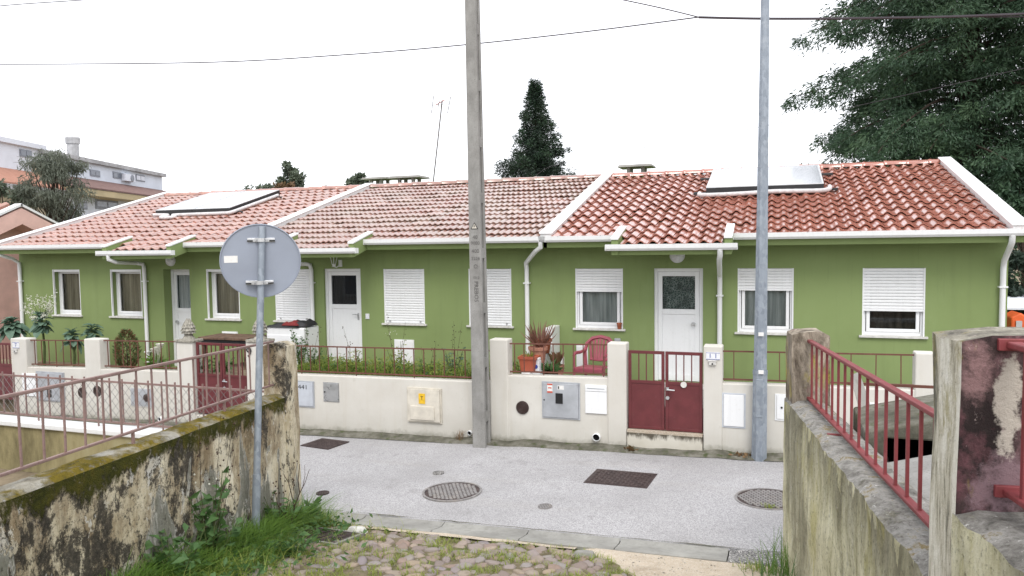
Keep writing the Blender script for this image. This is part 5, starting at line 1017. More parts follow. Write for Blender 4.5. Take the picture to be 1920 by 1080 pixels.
# ================================================================== POTS, CHAIR AND GARDEN THINGS
dv = thing('stepped_divider', 'white stepped divider wall with flower pots, beside the downpipe', 'wall', (-3.8, 12.0, .8)); X0, X1 = -3.86, -3.72
steps = [(11.31, 11.75, 1.22), (11.75, 12.05, 1.28), (12.05, 12.35, 1.40), (12.35, 12.62, 1.50), (12.62, 13.12, 1.80)]
for (a, b, z) in steps: MB().box(X0, a+.001, .8, X1, b-.001, z).build('step', 'white_paint', dv, bevel=.01)
def pot(label, x, y, z, r, h, mat_, square=False, name='flower_pot'):
    root = thing(name, label, 'pot', (x, y, z))
    if square:
        def fr(s0, s1): return [(x-s0, y-s1, z), (x+s0, y-s1, z), (x+s0, y+s1, z), (x-s0, y+s1, z)]
        a, b = r, r*.8; m = MB(); m.hexa([(x-a*.82, y-b*.82, z), (x+a*.82, y-b*.82, z), (x+a*.82, y+b*.82, z), (x-a*.82, y+b*.82, z)], [(x-a, y-b, z+h), (x+a, y-b, z+h), (x+a, y+b, z+h), (x-a, y+b, z+h)]); m.build('body', mat_, root, bevel=.008)
        m = MB()
        for q in ((-a-.012, a+.012, -b-.012, -b+.012), (-a-.012, a+.012, b-.012, b+.012), (-a-.012, -a+.012, -b+.012, b-.012), (a-.012, a+.012, -b+.012, b-.012)): m.box(x+q[0], y+q[2], z+h-.03, x+q[1], y+q[3], z+h+.015)
        m.build('rim', mat_, root)
    else:
        MB().lathe([(r*.68, 0), (r*.72, .005), (r*.95, h*.82)], (x, y, z), 20).build('body', mat_, root, smooth=True); MB().lathe([(r*.95, h*.8), (r*1.06, h*.8), (r*1.08, h), (r*.95, h), (r*.93, h*.9)], (x, y, z), 20).build('rim', mat_, root, smooth=True)
        MB().lathe([(r*.92, h*.88), (.001, h*.9)], (x, y, z), 14).build('soil', 'soil', root)
    return root
pot('square orange plastic pot at the front of the white divider', -3.79, 11.52, 1.22, .145, .23, 'plastic_orange', True); pot('pale terracotta pot on the white divider behind the orange pot', -3.79, 12.0, 1.40 if False else 1.28, .155, .27, 'terracotta_pale'); pot('deep orange pot on the divider at the foot of the dead aloe', -3.78, 12.30, 1.40, .14, .25, 'terracotta')
c = onY(981, 690, 11.52); bw = thing('ceramic_jar', 'small white and blue ceramic jar beside the orange pot', 'jar', (-3.66, 11.52, 1.225)); MB().box(-3.72, 11.46, 1.225, -3.60, 11.58, 1.40).build('body', 'ceramic_white', bw, bevel=.012); MB().cyl((-3.66, 11.452, 1.30), (-3.66, 11.462, 1.30), .035, 12).build('motif', 'blue_ink', bw); MB().box(-3.715, 11.465, 1.40, -3.605, 11.575, 1.44).build('lid', 'ceramic_white', bw, bevel=.01)
MB().box(-3.722, 11.45, .8, -3.59, 11.6, 1.224).build('step', 'white_paint', dv)
def spiky(name, label, cat, x, y, z, n, L, mat_, spread=1.0, w=.022, parent_mat='stem_green', droop=.2, group=None, up=.55):
    root = thing(name, label, cat, (x, y, z), 0, group); m = MB()
    for i in range(n):
        a = random.uniform(0, 2*math.pi); t = random.uniform(.1, 1)**.7*spread; l = L*random.uniform(.55, 1.1); d = np.array((math.cos(a)*t, math.sin(a)*t, up+random.uniform(0, .6))); d = nrm(d)
        b = np.array((x, y, z))+np.array((math.cos(a), math.sin(a), 0))*.05*random.random()
        pts = [b, b+d*l*.4, b+d*l*.75+np.array((0, 0, -droop*l*.15)), b+d*l+np.array((0, 0, -droop*l*.5))]
        m.tube(pts, [w*.8, w, w*.8, w*.15], 4)
    m.build('leaves', mat_, root); return root
spiky('dead_aloe', 'withered brown aloe standing up from the pots on the divider', 'plant', -3.79, 12.14, 1.52, 62, .44, 'aloe', .9, .012, droop=-.15)
spiky('pot_plant', 'small green shoots in the square orange pot', 'plant', -3.79, 11.52, 1.42, 26, .16, 'leaf_yellow', .8, .006)
x, y, _ = onY(1031, 690, 11.75); pot('dark pot under the round spiky plant behind the railing', x, y, .8, .13, .40, 'soil'); spiky('spiky_plant', 'round dark green spiky plant behind the railing', 'plant', x, y, 1.19, 150, .25, 'leaf_weed', 1.5, .011, up=.1)
x2 = onY(1043, 680, 12.3)[0]; pot('terracotta pot with a reddish plant against the green wall', x2, 12.3, .8, .13, .4, 'terracotta_pale'); spiky('red_pot_plant', 'reddish upright pot plant next to the round spiky one', 'plant', x2, 12.3, 1.18, 30, .30, 'leaf_red', .5, .022)
q = onY(1161, 610, YF-.03); pot('tiny brown pot at the end of the window sill', q[0], YF-.02, 1.756, .045, .11, 'terracotta')
# plastic armchair
def chair(x, y, z, rz):
    root = thing('plastic_chair', 'red plastic armchair with slatted back behind the thin railing', 'chair', (x, y, z), rz); c_, s_ = math.cos(rz), math.sin(rz)
    W_ = .27; D_ = .24; sh = .42; mt = 'chair_plastic'
    ORG[root] = np.zeros(3)
    MB().hexa([(-W_*.88, -D_, sh-.015), (W_*.88, -D_, sh-.015), (W_*.8, D_*.85, sh-.04), (-W_*.8, D_*.85, sh-.04)], [(-W_*.88, -D_, sh+.012), (W_*.88, -D_, sh+.012), (W_*.8, D_*.85, sh-.012), (-W_*.8, D_*.85, sh-.012)]).build('seat', mt, root, bevel=.008); MB().box(-W_*.9, -D_-.012, sh-.075, W_*.9, -D_+.006, sh-.002).build('apron', mt, root, bevel=.006)
    for sx in (-1, 1):
        MB().tube([(sx*W_*1.02, -D_*1.05, 0), (sx*W_*.96, -D_*.98, .25), (sx*W_, -D_*.9, .62)], [.02, .026, .022], 6).build('leg', mt, root, smooth=True)
        MB().tube([(sx*W_*.98, D_*1.25, 0), (sx*W_*.9, D_*1.0, .3), (sx*W_*.85, D_*.95, .45)], [.02, .026, .024], 6).build('leg', mt, root, smooth=True)
        MB().tube([(sx*W_, -D_*.95, .62), (sx*W_*1.08, -D_*.4, .645), (sx*W_*1.05, D_*.5, .63), (sx*W_*.9, D_*1.15, .66)], [.022, .03, .03, .022], 6).build('armrest', mt, root, smooth=True)
    arc = [(-W_*.86, D_*.9, sh-.02), (-W_*.98, D_*1.1, .62), (-W_*.9, D_*1.3, .76), (-W_*.55, D_*1.42, .85), (0, D_*1.46, .88), (W_*.55, D_*1.42, .85), (W_*.9, D_*1.3, .76), (W_*.98, D_*1.1, .62), (W_*.86, D_*.9, sh-.02)]
    MB().tube(arc, .034, 6).build('back_frame', mt, root, smooth=True)
    MB().tube([(-W_*.6, D_*1.0, .50), (0, D_*1.06, .485), (W_*.6, D_*1.0, .50)], .02, 6).build('back_rail', mt, root, smooth=True)
    for i in range(7):
        t = (i-3)/3; MB().beam((t*W_*.5, D_*1.0, .48), (t*W_*.72, D_*1.42, .86-.07*t*t), .042, .012, (0, 1, .2)).build('slat', mt, root)
cpt = onY(1112, 700, 12.15); chair(cpt[0], 12.2, .8, R(-8))
# table behind gate 9, junk by the pillar
tb = thing('garden_table', 'old wooden table behind the red gate with pine cones', 'table', (-10.05, 12.1, .62)); MB().box(-10.75, 11.75, 1.50, -9.6, 12.4, 1.545).build('table_top', 'wood_old', tb, bevel=.008)
for xx in (-10.70, -9.70):
    for yy in (11.80, 12.30): MB().box(xx, yy, .62, xx+.06, yy+.06, 1.499).build('leg', 'wood_old', tb)
MB().box(-10.7, 11.78, 1.38, -9.64, 11.80, 1.499).build('apron', 'tarp_black', tb)
a, b = onY(503, 640, 11.95)[0], onY(573, 640, 11.95)[0]
wm = thing('white_cabinet', 'white discarded cabinet behind the mossy wall pillar', 'cabinet', ((a+b)/2, 12.0, .93)); MB().box(a, 11.9, .93, b, 12.4, 1.76).build('body', 'white_paint', wm, bevel=.02); MB().box(a+.05, 11.885, 1.0, b-.05, 11.899, 1.62).build('front_panel', 'white_pvc', wm, bevel=.005)
tp = thing('junk_heap', 'black tarp and red cloth heaped on the white cabinet', 'heap', ((a+b)/2, 12.1, 1.762))
def heap(nm, x0, x1, y0, y1, z, h, mt, sd):
    n = 10; V = []; 
    for j in range(n):
        for i in range(n):
            u, v = i/(n-1), j/(n-1); e = max(0, min(u, 1-u, v, 1-v)*6); e = min(1, e); V.append((x0+u*(x1-x0), y0+v*(y1-y0), z+.003+h*e*(.6+.6*mnoise.noise(Vector((u*4+sd, v*4, sd))))))
    fast_mesh(nm, V, [(j*n+i, j*n+i+1, (j+1)*n+i+1, (j+1)*n+i) for j in range(n-1) for i in range(n-1)], mt, parent=tp, smooth=True)
heap('black_tarp', a-.04, b-.1, 11.88, 12.3, 1.76, .10, 'tarp_black', 3); heap('red_cloth', a+.35, b-.15, 11.9, 12.25, 1.80, .10, 'cloth_red', 9); heap('black_bag', b-.35, b+.02, 11.95, 12.35, 1.78, .14, 'tarp_black', 5)

# ================================================================== VEGETATION
def rand_unit(n): v = rng.normal(size=(n, 3)); return v/np.linalg.norm(v, axis=1, keepdims=True)
def leaves_mesh(name, C_, D_, L_, W_, mat_, parent=None, loc=None, bend=.25, midx=None, mats_=None):
    """folded leaves: centre base C, direction D, length L, width W (arrays); two quads each"""
    n = len(C_); C_ = np.asarray(C_, float); D_ = np.asarray(D_, float); D_ = D_/np.linalg.norm(D_, axis=1, keepdims=True)
    S = np.cross(D_, rand_unit(n)); S /= np.maximum(1e-6, np.linalg.norm(S, axis=1, keepdims=True)); N_ = np.cross(S, D_); L_ = np.broadcast_to(np.asarray(L_, float).reshape(-1, 1), (n, 1)); W_ = np.broadcast_to(np.asarray(W_, float).reshape(-1, 1), (n, 1))
    mid = C_+D_*L_*.5; tip = C_+D_*L_-N_*L_*bend*.4
    V = np.stack([C_, mid+S*W_*.5+N_*W_*bend, tip, mid-S*W_*.5+N_*W_*bend, mid-N_*L_*bend*.05], 1).reshape(-1, 3)
    i = np.arange(n)[:, None]*5; Fc = np.concatenate([i+np.array([[0, 1, 2, 4]]), i+np.array([[0, 4, 2, 3]])], 1).reshape(-1, 4)
    return fast_mesh(name, V, Fc, mats_ or mat_, parent=parent, loc=loc, midx=None if midx is None else np.repeat(midx, 2))
def blades(name, P, H_, lean, W_, mat_, parent=None):
    """grass blades: 3 segment tapering strips"""
    n = len(P); P = np.asarray(P, float); a = rng.uniform(0, 2*math.pi, n); d = np.stack([np.cos(a), np.sin(a), np.zeros(n)], 1); s = np.stack([-np.sin(a), np.cos(a), np.zeros(n)], 1); H_ = np.asarray(H_).reshape(-1, 1); lean = np.asarray(lean).reshape(-1, 1); W_ = np.asarray(W_).reshape(-1, 1); up = np.array([[0, 0, 1.0]])
    rows = []
    for t, w in ((0, 1), (.45, .85), (.8, .5), (1, .05)): c = P+up*H_*(t-.18*lean*t*t)+d*H_*lean*t*t; rows += [c-s*W_*w*.5, c+s*W_*w*.5]
    V = np.stack(rows, 1).reshape(-1, 3); i = np.arange(n)[:, None]*8
    return stuff(fast_mesh(name, V, np.concatenate([i+np.array([[k, k+1, k+3, k+2]]) for k in (0, 2, 4)], 1).reshape(-1, 4), mat_, parent=parent))
def root_parented(o, label, cat): o['label'] = label; o['category'] = cat; return o
# grass and herbs at the foot of the mossy wall
P = []; H_ = []
while len(P) < 9000:
    s = -rng.uniform(-.05, 4.2); n_ = abs(rng.normal(0, .30))+.0; p = BL+LD*s+LN*n_; k = mnoise.noise(Vector((p[0]*2.2, p[1]*2.2, 0)))
    dens = (1.1-n_*1.05) if s > -3.2 else .5
    if n_ > 1.25 or rng.random() > dens+.35*k or (abs(p[0]-g0[0]) < .36 and -.5 < p[1]-g0[1] < .34) or (s > -.5 and n_ > .4): continue
    P.append((p[0], p[1], lane_z(p[0], p[1])-.01)); H_.append((.09+(.29 if s > -1.7 else .24)*max(0, 1-n_*1.2)+.12*k)*rng.uniform(.45, 1.15))
H_ = np.array(H_); g = blades('grass_tuft', P, H_, rng.uniform(.3, 1.9, len(P)), rng.uniform(.004, .011, len(P)), 'leaf_grass'); root_parented(g, 'lush green grass along the foot of the mossy wall', 'grass')
P = []
while len(P) < 8000:
    x, y = rng.uniform(-4.9, -.9), rng.uniform(4.9, 7.22); k = mnoise.noise(Vector((x*2.6, y*3.1, 3)))+.5*mnoise.noise(Vector((x*7, y*7, 1)))
    if k < .05 or sand_in(x, y) > .6: continue
    P.append((x, y, lane_z(x, y)))
g = blades('cobble_grass', P, rng.uniform(.02, .075, len(P)), rng.uniform(.4, 1.3, len(P)), rng.uniform(.004, .008, len(P)), 'leaf_yellow'); root_parented(g, 'short grass growing between the cobblestones', 'grass')
def tuft(label, c, n, r, h, mat_='leaf_yellow', cat='grass', name='grass_clump'):
    P = np.array(c)+np.stack([rng.normal(0, r*.5, n), rng.normal(0, r*.4, n), np.zeros(n)], 1); o = blades(name, P, rng.uniform(.4, 1, n)*h, rng.uniform(.2, 1.2, n), rng.uniform(.004, .009, n), mat_); root_parented(o, label, cat); del o['kind']; return o
c = on_lane(594, 990); tuft('bright grass tuft standing alone beside the drain grate', (c[0], c[1], c[2]), 240, .16, .20)
c = on_street(1443, 952); tuft('small grass tuft on the half hidden manhole', c, 70, .09, .06); c = onY(861, 812, 10.98); tuft('dry grass tuft at the wall foot beside the concrete pole', (c[0], 11.0, ST(c[0])+.04), 40, .08, .22, 'leaf_dry')
c = onZ(1420, 1069, .25); tuft('grass at the channel end by the yellowed wall', (c[0], c[1], LZ(c[0], c[1])), 120, .18, .10); c = BR+LD*-.35+LN*-.06; tuft('tall thin grass at the foot of the yellowed wall', (c[0], c[1], LZ(c[0], c[1])), 120, .22, .42, 'leaf_grass'); c = BR+LD*-.9+LN*-.08; tuft('loose grass stalks against the yellowed wall', (c[0], c[1], LZ(c[0], c[1])), 70, .3, .35, 'leaf_weed')
for px, py, lb in ((1183, 834, 'tiny reddish weed at the gate step'), (1395, 857, 'orange dead leaves at the lamp foot')):
    c = onY(px, py, 10.95); n = 30; C_ = np.array((c[0], 10.96, ST(c[0])+.04))+rng.normal(0, .05, (n, 3))*(1.6 if 'lamp' in lb else .8, .5, .12); o = leaves_mesh('dead_leaves' if 'lamp' in lb else 'small_weed', C_, rand_unit(n)*(1, 1, .4)+(0, 0, .3), .07, .035, 'leaf_red' if 'reddish' in lb else 'leaf_dry'); root_parented(o, lb, 'leaves' if 'lamp' in lb else 'weed')
def herb(label, base, n, r, h, L, W_, mat_='leaf_weed', stems=8, name='weed', cat='weed', flowers=0, tall=0):
    root = thing(name, label, cat, tuple(base)); base = np.array(base, float); m = MB(); Cs = []; Ds = []
    for i in range(stems):
        a = rng.uniform(0, 6.28); tip = base+np.array((math.cos(a)*r*rng.uniform(.2, 1), math.sin(a)*r*rng.uniform(.2, 1)*.7, h*rng.uniform(.5, 1))); mid = (base+tip)/2+rng.normal(0, .02, 3); m.tube([base-(0, 0, .03), mid, tip], [.008, .006, .003], 4, False)
        for k in range(n//stems):
            t = rng.uniform(.15, 1); p = base+(tip-base)*t; Cs.append(p); aa = rng.uniform(0, 6.28); Ds.append((math.cos(aa), math.sin(aa), rng.uniform(-.2, .7)))
    m.build('stems', 'stem_green', root); leaves_mesh('leaves', Cs, Ds, rng.uniform(.6, 1.2, len(Cs))*L, rng.uniform(.6, 1.2, len(Cs))*W_, mat_, parent=root)
    if flowers:
        tips = base+np.stack([rng.normal(0, r*.6, flowers), rng.normal(0, r*.4, flowers), rng.uniform(h*.8, h*1.15, flowers)], 1); stuff(leaves_mesh('flowers', tips, rand_unit(flowers), .022, .02, 'petal', parent=root))
    if tall:
        m = MB()
        for i in range(tall):
            a = rng.uniform(0, 6.28); t1 = base+np.array((math.cos(a)*r*.8, math.sin(a)*r*.5, h*rng.uniform(1.1, 1.7))); t0 = base+(t1-base)*.5+rng.normal(0, .03, 3); m.tube([base, t0, t1], [.004, .003, .0015], 3, False)
            for k in range(5): q = base+(t1-base)*rng.uniform(.6, 1)+rng.normal(0, .03, 3); m.lathe([(.001, -.01), (.010, 0), (.001, .01)], tuple(q), 5)
        m.build('dry_stalks', 'twig', root)
    return root
def wall_foot(s, n_=.12): p = BL+LD*s+LN*n_; return (p[0], p[1], lane_z(p[0], p[1]))
herb('broad leafy weed climbing the mossy wall above the grass', wall_foot(-1.9, .12), 150, .34, .85, .11, .075, stems=12, flowers=8, tall=6); herb('low broad leafy weed at the foot of the mossy wall', wall_foot(-2.5, .22), 130, .34, .5, .12, .08, stems=11); herb('small leafy weed beside the sign pole', wall_foot(-.7, .14), 90, .28, .5, .11, .05, stems=10, flowers=0, tall=5); herb('leafy weed at the end of the mossy wall', wall_foot(-.15, .2), 60, .28, .38, .12, .07, stems=8)
herb('pale sprawling weed by the grate', wall_foot(-1.35, .55), 44, .28, .22, .13, .06, stems=7, mat_='leaf_weed')
# bare twig by the wall end
b_ = np.array(wall_foot(-.75, .55)); tw = thing('bare_twig', 'bare dark branching twig standing in the grass by the wall end', 'twig', tuple(b_)); m = MB()
def tq(px, py): return on_plane(px, py, b_+LD*.2, nrm(np.array((b_[0], b_[1], 0))))
main = [tq(530, 1030), tq(545, 985), tq(552, 950), tq(562, 925)]; m.tube(main, [.011, .009, .007, .005], 5)
for pts in ([(552, 950), (546, 925), (541, 905), (540, 880)], [(562, 925), (568, 912), (572, 890), (571, 872)], [(562, 925), (572, 905), (580, 880)], [(562, 925), (559, 900), (562, 870)], [(545, 985), (520, 945), (515, 920)], [(541, 905), (532, 890)], [(545, 985), (558, 965), (566, 950)]): m.tube([tq(*p) for p in pts], [.005, .004, .003, .0015][:len(pts)], 4)
m.build('branches', 'twig', tw)
# weeds of the middle garden (a mass nobody could count) and single plants in it
n = 9000; X_ = rng.uniform(-8.3, -3.95, n); Yv = YG+.24+np.abs(rng.normal(0, .45, n)); kk = np.array([mnoise.noise(Vector((x*1.6, y*1.6, 7))) for x, y in zip(X_, Yv)]); ok = (Yv < 12.9)&(kk > -.35); X_, Yv, kk = X_[ok], Yv[ok], kk[ok]
Zt = .93+rng.uniform(0, 1, len(X_))**1.3*(.26+.22*kk); o = leaves_mesh('garden_weeds', np.stack([X_, Yv, Zt], 1), rand_unit(len(X_))*(1, 1, .5)+(0, 0, .5), rng.uniform(.04, .09, len(X_)), rng.uniform(.012, .03, len(X_)), None, mats_=['leaf_yellow', 'leaf_weed', 'leaf_grass'], midx=rng.choice(3, len(X_), p=(.55, .2, .25))); stuff(o); root_parented(o, 'yellow green weeds filling the middle garden', 'weeds')
P = np.stack([rng.uniform(-8.3, -4.0, 2600), YG+.22+np.abs(rng.normal(0, .4, 2600)), np.full(2600, .93)], 1); o = blades('garden_grass', P, rng.uniform(.12, .40, 2600), rng.uniform(.1, .8, 2600), rng.uniform(.004, .009, 2600), 'leaf_yellow'); root_parented(o, 'long thin grass among the weeds of the middle garden', 'grass')
for px, lb, hh in ((588, 'leggy dark weed with purple stems at the left end of the long railing', .62), (850, 'tall pale leafy weed near the concrete pole', .72), (745, 'thin tall weed in front of the white wall hatch', .75), (802, 'silvery low weed behind the long railing', .42), (660, 'bushy weed with white blossoms in front of the white door', .55)):
    c = onY(px, 690, 11.65); herb(lb, (c[0], 11.65, .93), 130 if hh < .7 else 90, .22, hh, .075, .028, 'leaf_weed' if 'dark' in lb or 'silver' in lb else 'leaf_kale' if 'pale' in lb else 'leaf_yellow', stems=9, flowers=10 if 'blossom' in lb or 'thin' in lb else 0, tall=3)
c = onY(585, 640, 11.8); herb('climbing creeper over the white discarded cabinet', (c[0]-.25, 11.82, .93), 150, .22, .95, .07, .045, 'leaf_weed', stems=10)
# kale plants: every big leaf is its own
def big_leaf(L, W_, cup):
    V = []; n = 6
    for i in range(n+1):
        t = i/n; w = W_*(math.sin(math.pi*min(1, t*.93+.05))**.75)*(.35 if t < .2 else 1); z = .30*L*t-.55*L*t*t*cup
        for j, u in enumerate((-1, -.5, 0, .5, 1)): V.append((t*L, u*w/2+.01*math.sin(9*t+u*5), z+abs(u)*w*.16+(.014*math.sin(23*t+u*3) if abs(u) == 1 else 0)))
    me = bpy.data.meshes.new('leaf'); me.from_pydata(V, [], [(i*5+j, i*5+j+1, (i+1)*5+j+1, (i+1)*5+j) for i in range(n) for j in range(4)]); me.polygons.foreach_set('use_smooth', [True]*(n*4)); me.materials.append(M['leaf_kale']); me.update(); return me
KL = [big_leaf(.36, .27, 1.1), big_leaf(.30, .22, .8), big_leaf(.38, .25, 1.5)]
def kale(label, px, py, Y, h, n, flower=0, wide=1.0):
    c = onY(px, py, Y); base = np.array((c[0], Y, .62)); root = thing('kale_plant', label, 'kale plant', tuple(base), 0, 'kale plants in the corner garden'); zc = c[2]
    MB().tube([base-(0, 0, .05), base+(.03, .02, (zc-.62)*.5), np.array((c[0], Y, zc+h*.3))], [.03, .025, .015], 7).build('stem', 'stem_green', root, smooth=True)
    for i in range(n):
        a = i*2.4+random.uniform(-.3, .3); t = i/n; s = random.uniform(.55, .95)*wide*(1-.35*t)
        o = bpy.data.objects.new('leaf', random.choice(KL)); COL.objects.link(o); o.parent = root; o.location = (0, 0, zc-.62-.12+h*.55*t); o.rotation_euler = (random.uniform(-.3, .3), R(30-75*t)+random.uniform(-.2, .2), a); o.scale = (s, s, s)
    if flower:
        P = []; m = MB()
        for i in range(14):
            a = rng.uniform(0, 6.28); tip = np.array((c[0]+math.cos(a)*rng.uniform(.1, .48), Y+math.sin(a)*.3, zc+h*.15+rng.uniform(.05, .62))); st_ = np.array((c[0], Y, zc+.1)); m.tube([st_, tip], [.008, .003], 4, False)
            k_ = flower//14; P.append(st_+(tip-st_)*rng.uniform(.5, 1.05, (k_, 1))+rng.normal(0, .025, (k_, 3)))
        m.build('flower_stalks', 'stem_green', root); P = np.vstack(P); leaves_mesh('flowers', P, rand_unit(len(P)), .035, .03, 'petal', parent=root)
kale('broad dark kale at the corner by the pink house', 22, 612, 12.0, .45, 40, wide=1.2); kale('tall kale crowned with pale yellow white blossom', 78, 606, 12.1, .55, 40, 520); kale('kale with bare stem in front of the green wall between blossom kale and pillar', 135, 632, 12.0, .4, 30); kale('upright kale leaning over the cream pillar', 172, 622, 12.3, .45, 26, wide=.95); kale('low kale half behind the number 7 pillar', 45, 640, 12.3, .2, 12)
c = onY(238, 660, 11.9); n = 1500; t = rng.uniform(0, 1, n); a = rng.uniform(0, 6.28, n); rr_ = .24*np.sin(np.pi*np.clip(t*.85+.1, 0, 1))*rng.uniform(.3, 1, n)**.5; root = thing('dry_shrub', 'small cone shaped brownish shrub behind the corner railing', 'shrub', (c[0], 11.9, .62)); leaves_mesh('foliage', np.stack([c[0]+rr_*np.cos(a), 11.9+rr_*np.sin(a), .75+t*.85], 1), np.stack([np.cos(a), np.sin(a), np.full(n, .9)], 1), .08, .02, None, parent=root, mats_=['leaf_dry', 'leaf_weed'], midx=rng.choice(2, n, p=(.6, .4))); MB().tube([(c[0], 11.9, .58), (c[0], 11.9, 1.3)], [.02, .008], 6).build('trunk', 'bark', root)
c = onY(292, 662, 11.75); root = herb('white calla lilies with green leaves behind the corner railing', (c[0], 11.75, .62), 60, .32, .62, .22, .08, 'leaf_grass', stems=12, name='calla_lily', cat='lily')
for (px, py) in ((296, 658), (290, 661), (300, 652)):
    q = onY(px, py, 11.6); MB().lathe([(.012, 0), (.035, .07), (.085, .16), (.075, .165), (.018, .06)], tuple(q-(0, 0, .08)), 9).tube([(c[0], 11.75, .7), tuple(q-(0, 0, .08))], .006, 4).build('flower', 'petal', root, smooth=True)
herb('green leafy plants behind the red gate with pine cones', (onY(410, 690, 11.7)[0], 11.55, .62), 220, .6, .62, .12, .07, 'leaf_weed', stems=20, name='leafy_plant', cat='plant')
herb('low green plants behind the corner railing near the gate pillar', (onY(315, 690, 11.7)[0], 11.6, .62), 120, .4, .42, .10, .05, 'leaf_grass', stems=12, name='leafy_plant', cat='plant')

# ------------------------------------------------------------------ trees
def pad_tree(label, name, base, h, prof, nb, mats_, pm, seed, leaf, up, droop, pad, per, trunk_r, zmin, side=.55, flat=.6, hang=.5, cat='tree'):
    """conifers: boughs that carry pads of drooping needles"""
    rs = np.random.default_rng(seed); base = np.array(base, float); root = thing(name, label, cat, tuple(base))
    MB().tube([base-(0, 0, .3), base+(0, 0, h*.5), base+(0, 0, h*.985)], [trunk_r, trunk_r*.6, .02], 9).build('trunk', 'bark', root, smooth=True); bm_ = MB(); Cs, Ds, Is = [], [], []
    for i in range(nb):
        t = zmin+(1-zmin)*(i+rs.random())/nb; L = max(.12, prof(t)*rs.uniform(.62, 1.12)); a = i*2.399+rs.uniform(-.6, .6); d = np.array((math.cos(a), math.sin(a), 0)); sd_ = np.array((-d[1], d[0], 0)); u_ = up+rs.normal(0, .10); dr = droop*rs.uniform(.5, 1.5); o_ = base+(0, 0, t*h)
        at = lambda u: o_+d*L*u+np.array((0, 0, L*(u_*u-dr*u*u)))+sd_*.08*L*math.sin(u*3+i)
        bm_.tube([at(u) for u in lin(0, 1, 6)], [max(.01, trunk_r*.22*(1-t*.7)*(1-.85*u)) for u in lin(0, 1, 6)], 4, False)
        k = max(2, int(L/(pad*.62)))
        for q in range(k):
            u = .22+.78*(q+rs.random())/k
            for sgn in ((0,) if rs.random() < .25 else (-1, 1)):
                p = at(u)+sd_*sgn*side*L*(1.05-u)*rs.uniform(.15, .9)+np.array((0, 0, rs.normal(0, pad*.25)-abs(sgn)*.08*L*(1-u))); r = pad*rs.uniform(.55, 1.15)*(1.1-.45*u)
                n = max(6, int(per*rs.uniform(.6, 1.3))); v = rs.normal(size=(n, 3)); v /= np.linalg.norm(v, axis=1, keepdims=True); e = rs.random((n, 1))**.5
                c = p+v*e*r*np.array((1, 1, flat)); c[:, 2] -= hang*r*(np.hypot(*(c-p)[:, :2].T)/r)**2
                Cs.append(c); Ds.append(v*(1, 1, .4)+d*.5+np.array((0, 0, -hang))+rs.normal(0, .35, (n, 3))); Is.append(np.full(n, rs.choice(len(mats_), p=pm)))
    bm_.build('branches', 'bark', root, fix=False); C_ = np.vstack(Cs); leaves_mesh('crown', C_, np.vstack(Ds), rs.uniform(.6, 1.35, len(C_))*leaf[0], rs.uniform(.6, 1.3, len(C_))*leaf[1], None, parent=root, mats_=mats_, midx=np.concatenate(Is)); return root
P0 = onY(1800, 330, 27)
pad_tree('huge dark cedar rising behind the shiny red roof', 'cedar_tree', (P0[0]+.2, 27, .6), 21, lambda t: 6.6*(1-t)**.60*(1 if t > .2 else .85), 275, ['leaf_cedar', 'leaf_cedar_light'], (.80, .20), 5, (.15, .040), .14, .30, .70, 120, .40, .13, side=.62, flat=.55, hang=.75)
pad_tree('second dark cedar at the edge behind the gable', 'cedar_tree', (P0[0]+7.0, 25.0, .6), 14, lambda t: 4.4*(1-t)**.6, 105, ['leaf_cedar', 'leaf_cedar_light'], (.45, .55), 8, (.18, .055), .1, .35, .62, 70, .3, .06, hang=.9)
P1 = onY(1005, 335, 32); pad_tree('pointed dark conifer behind the middle roof', 'conifer_tree', (P1[0], 32, .6), 9.75, lambda t: 3.1*(1-t)**.86+.02, 160, ['leaf_conifer', 'leaf_cedar'], (.75, .25), 11, (.12, .04), .42, .12, .30, 46, .2, .34, side=.42, flat=1.1, hang=.05)
def bushy(label, name, base, h, rx, rz, n, mat_, leaf, seed, zc=None, lean=0, droop=0, nclump=26, group=None, cat='tree', csize=.30):
    rs = np.random.default_rng(seed); base = np.array(base, float); root = thing(name, label, cat, tuple(base), 0, group); ctr = base+(lean, 0, h-rz)
    m = MB(); m.tube([base-(0, 0, .3), base+(lean*.3, 0, h*.4), ctr+(0, 0, rz*.5)], [.045*h*.4+.05, .03*h*.4+.03, .02], 8); cl = []
    for i in range(nclump):
        v = rs.normal(size=3); v /= np.linalg.norm(v); c = ctr+v*rs.uniform(.35, 1)**.6*np.array((rx, rx*.8, rz)); cl.append((c, rs.uniform(.6, 1.3)*csize*rx)); j = base+(lean*.5, 0, h*.35)+(ctr-base)*rs.uniform(0, .3); m.tube([j, (j+c)/2+rs.normal(0, .1, 3), c], [.03*h*.2, .02*h*.2, .01], 4, False)
    m.build('trunk', 'bark', root, fix=False); Cs = []
    for c, r in cl: k = n//nclump; v = rs.normal(size=(k, 3)); v /= np.linalg.norm(v, axis=1, keepdims=True); Cs.append(c+v*r*(rs.random((k, 1))**.45)*(1, 1, .75))
    C_ = np.vstack(Cs); D_ = rs.normal(size=C_.shape)+(0, 0, -droop*2); leaves_mesh('crown', C_, D_, rs.uniform(.6, 1.3, len(C_))*leaf[0], rs.uniform(.6, 1.3, len(C_))*leaf[1], mat_, parent=root); return root
def tree_px(label, name, pxc, ytop, ybot, wpx, Y, mat_, n, leaf, seed, **k):
    a, b = onY(pxc, ytop, Y), onY(pxc, ybot, Y); w = abs(onY(pxc+wpx/2, ytop, Y)[0]-onY(pxc-wpx/2, ytop, Y)[0])/2; zg = .8 if Y > 24 else .3; return bushy(label, name, (b[0], Y, zg), a[2]-zg, w, (a[2]-b[2])/2, n, mat_, leaf, seed, **k)
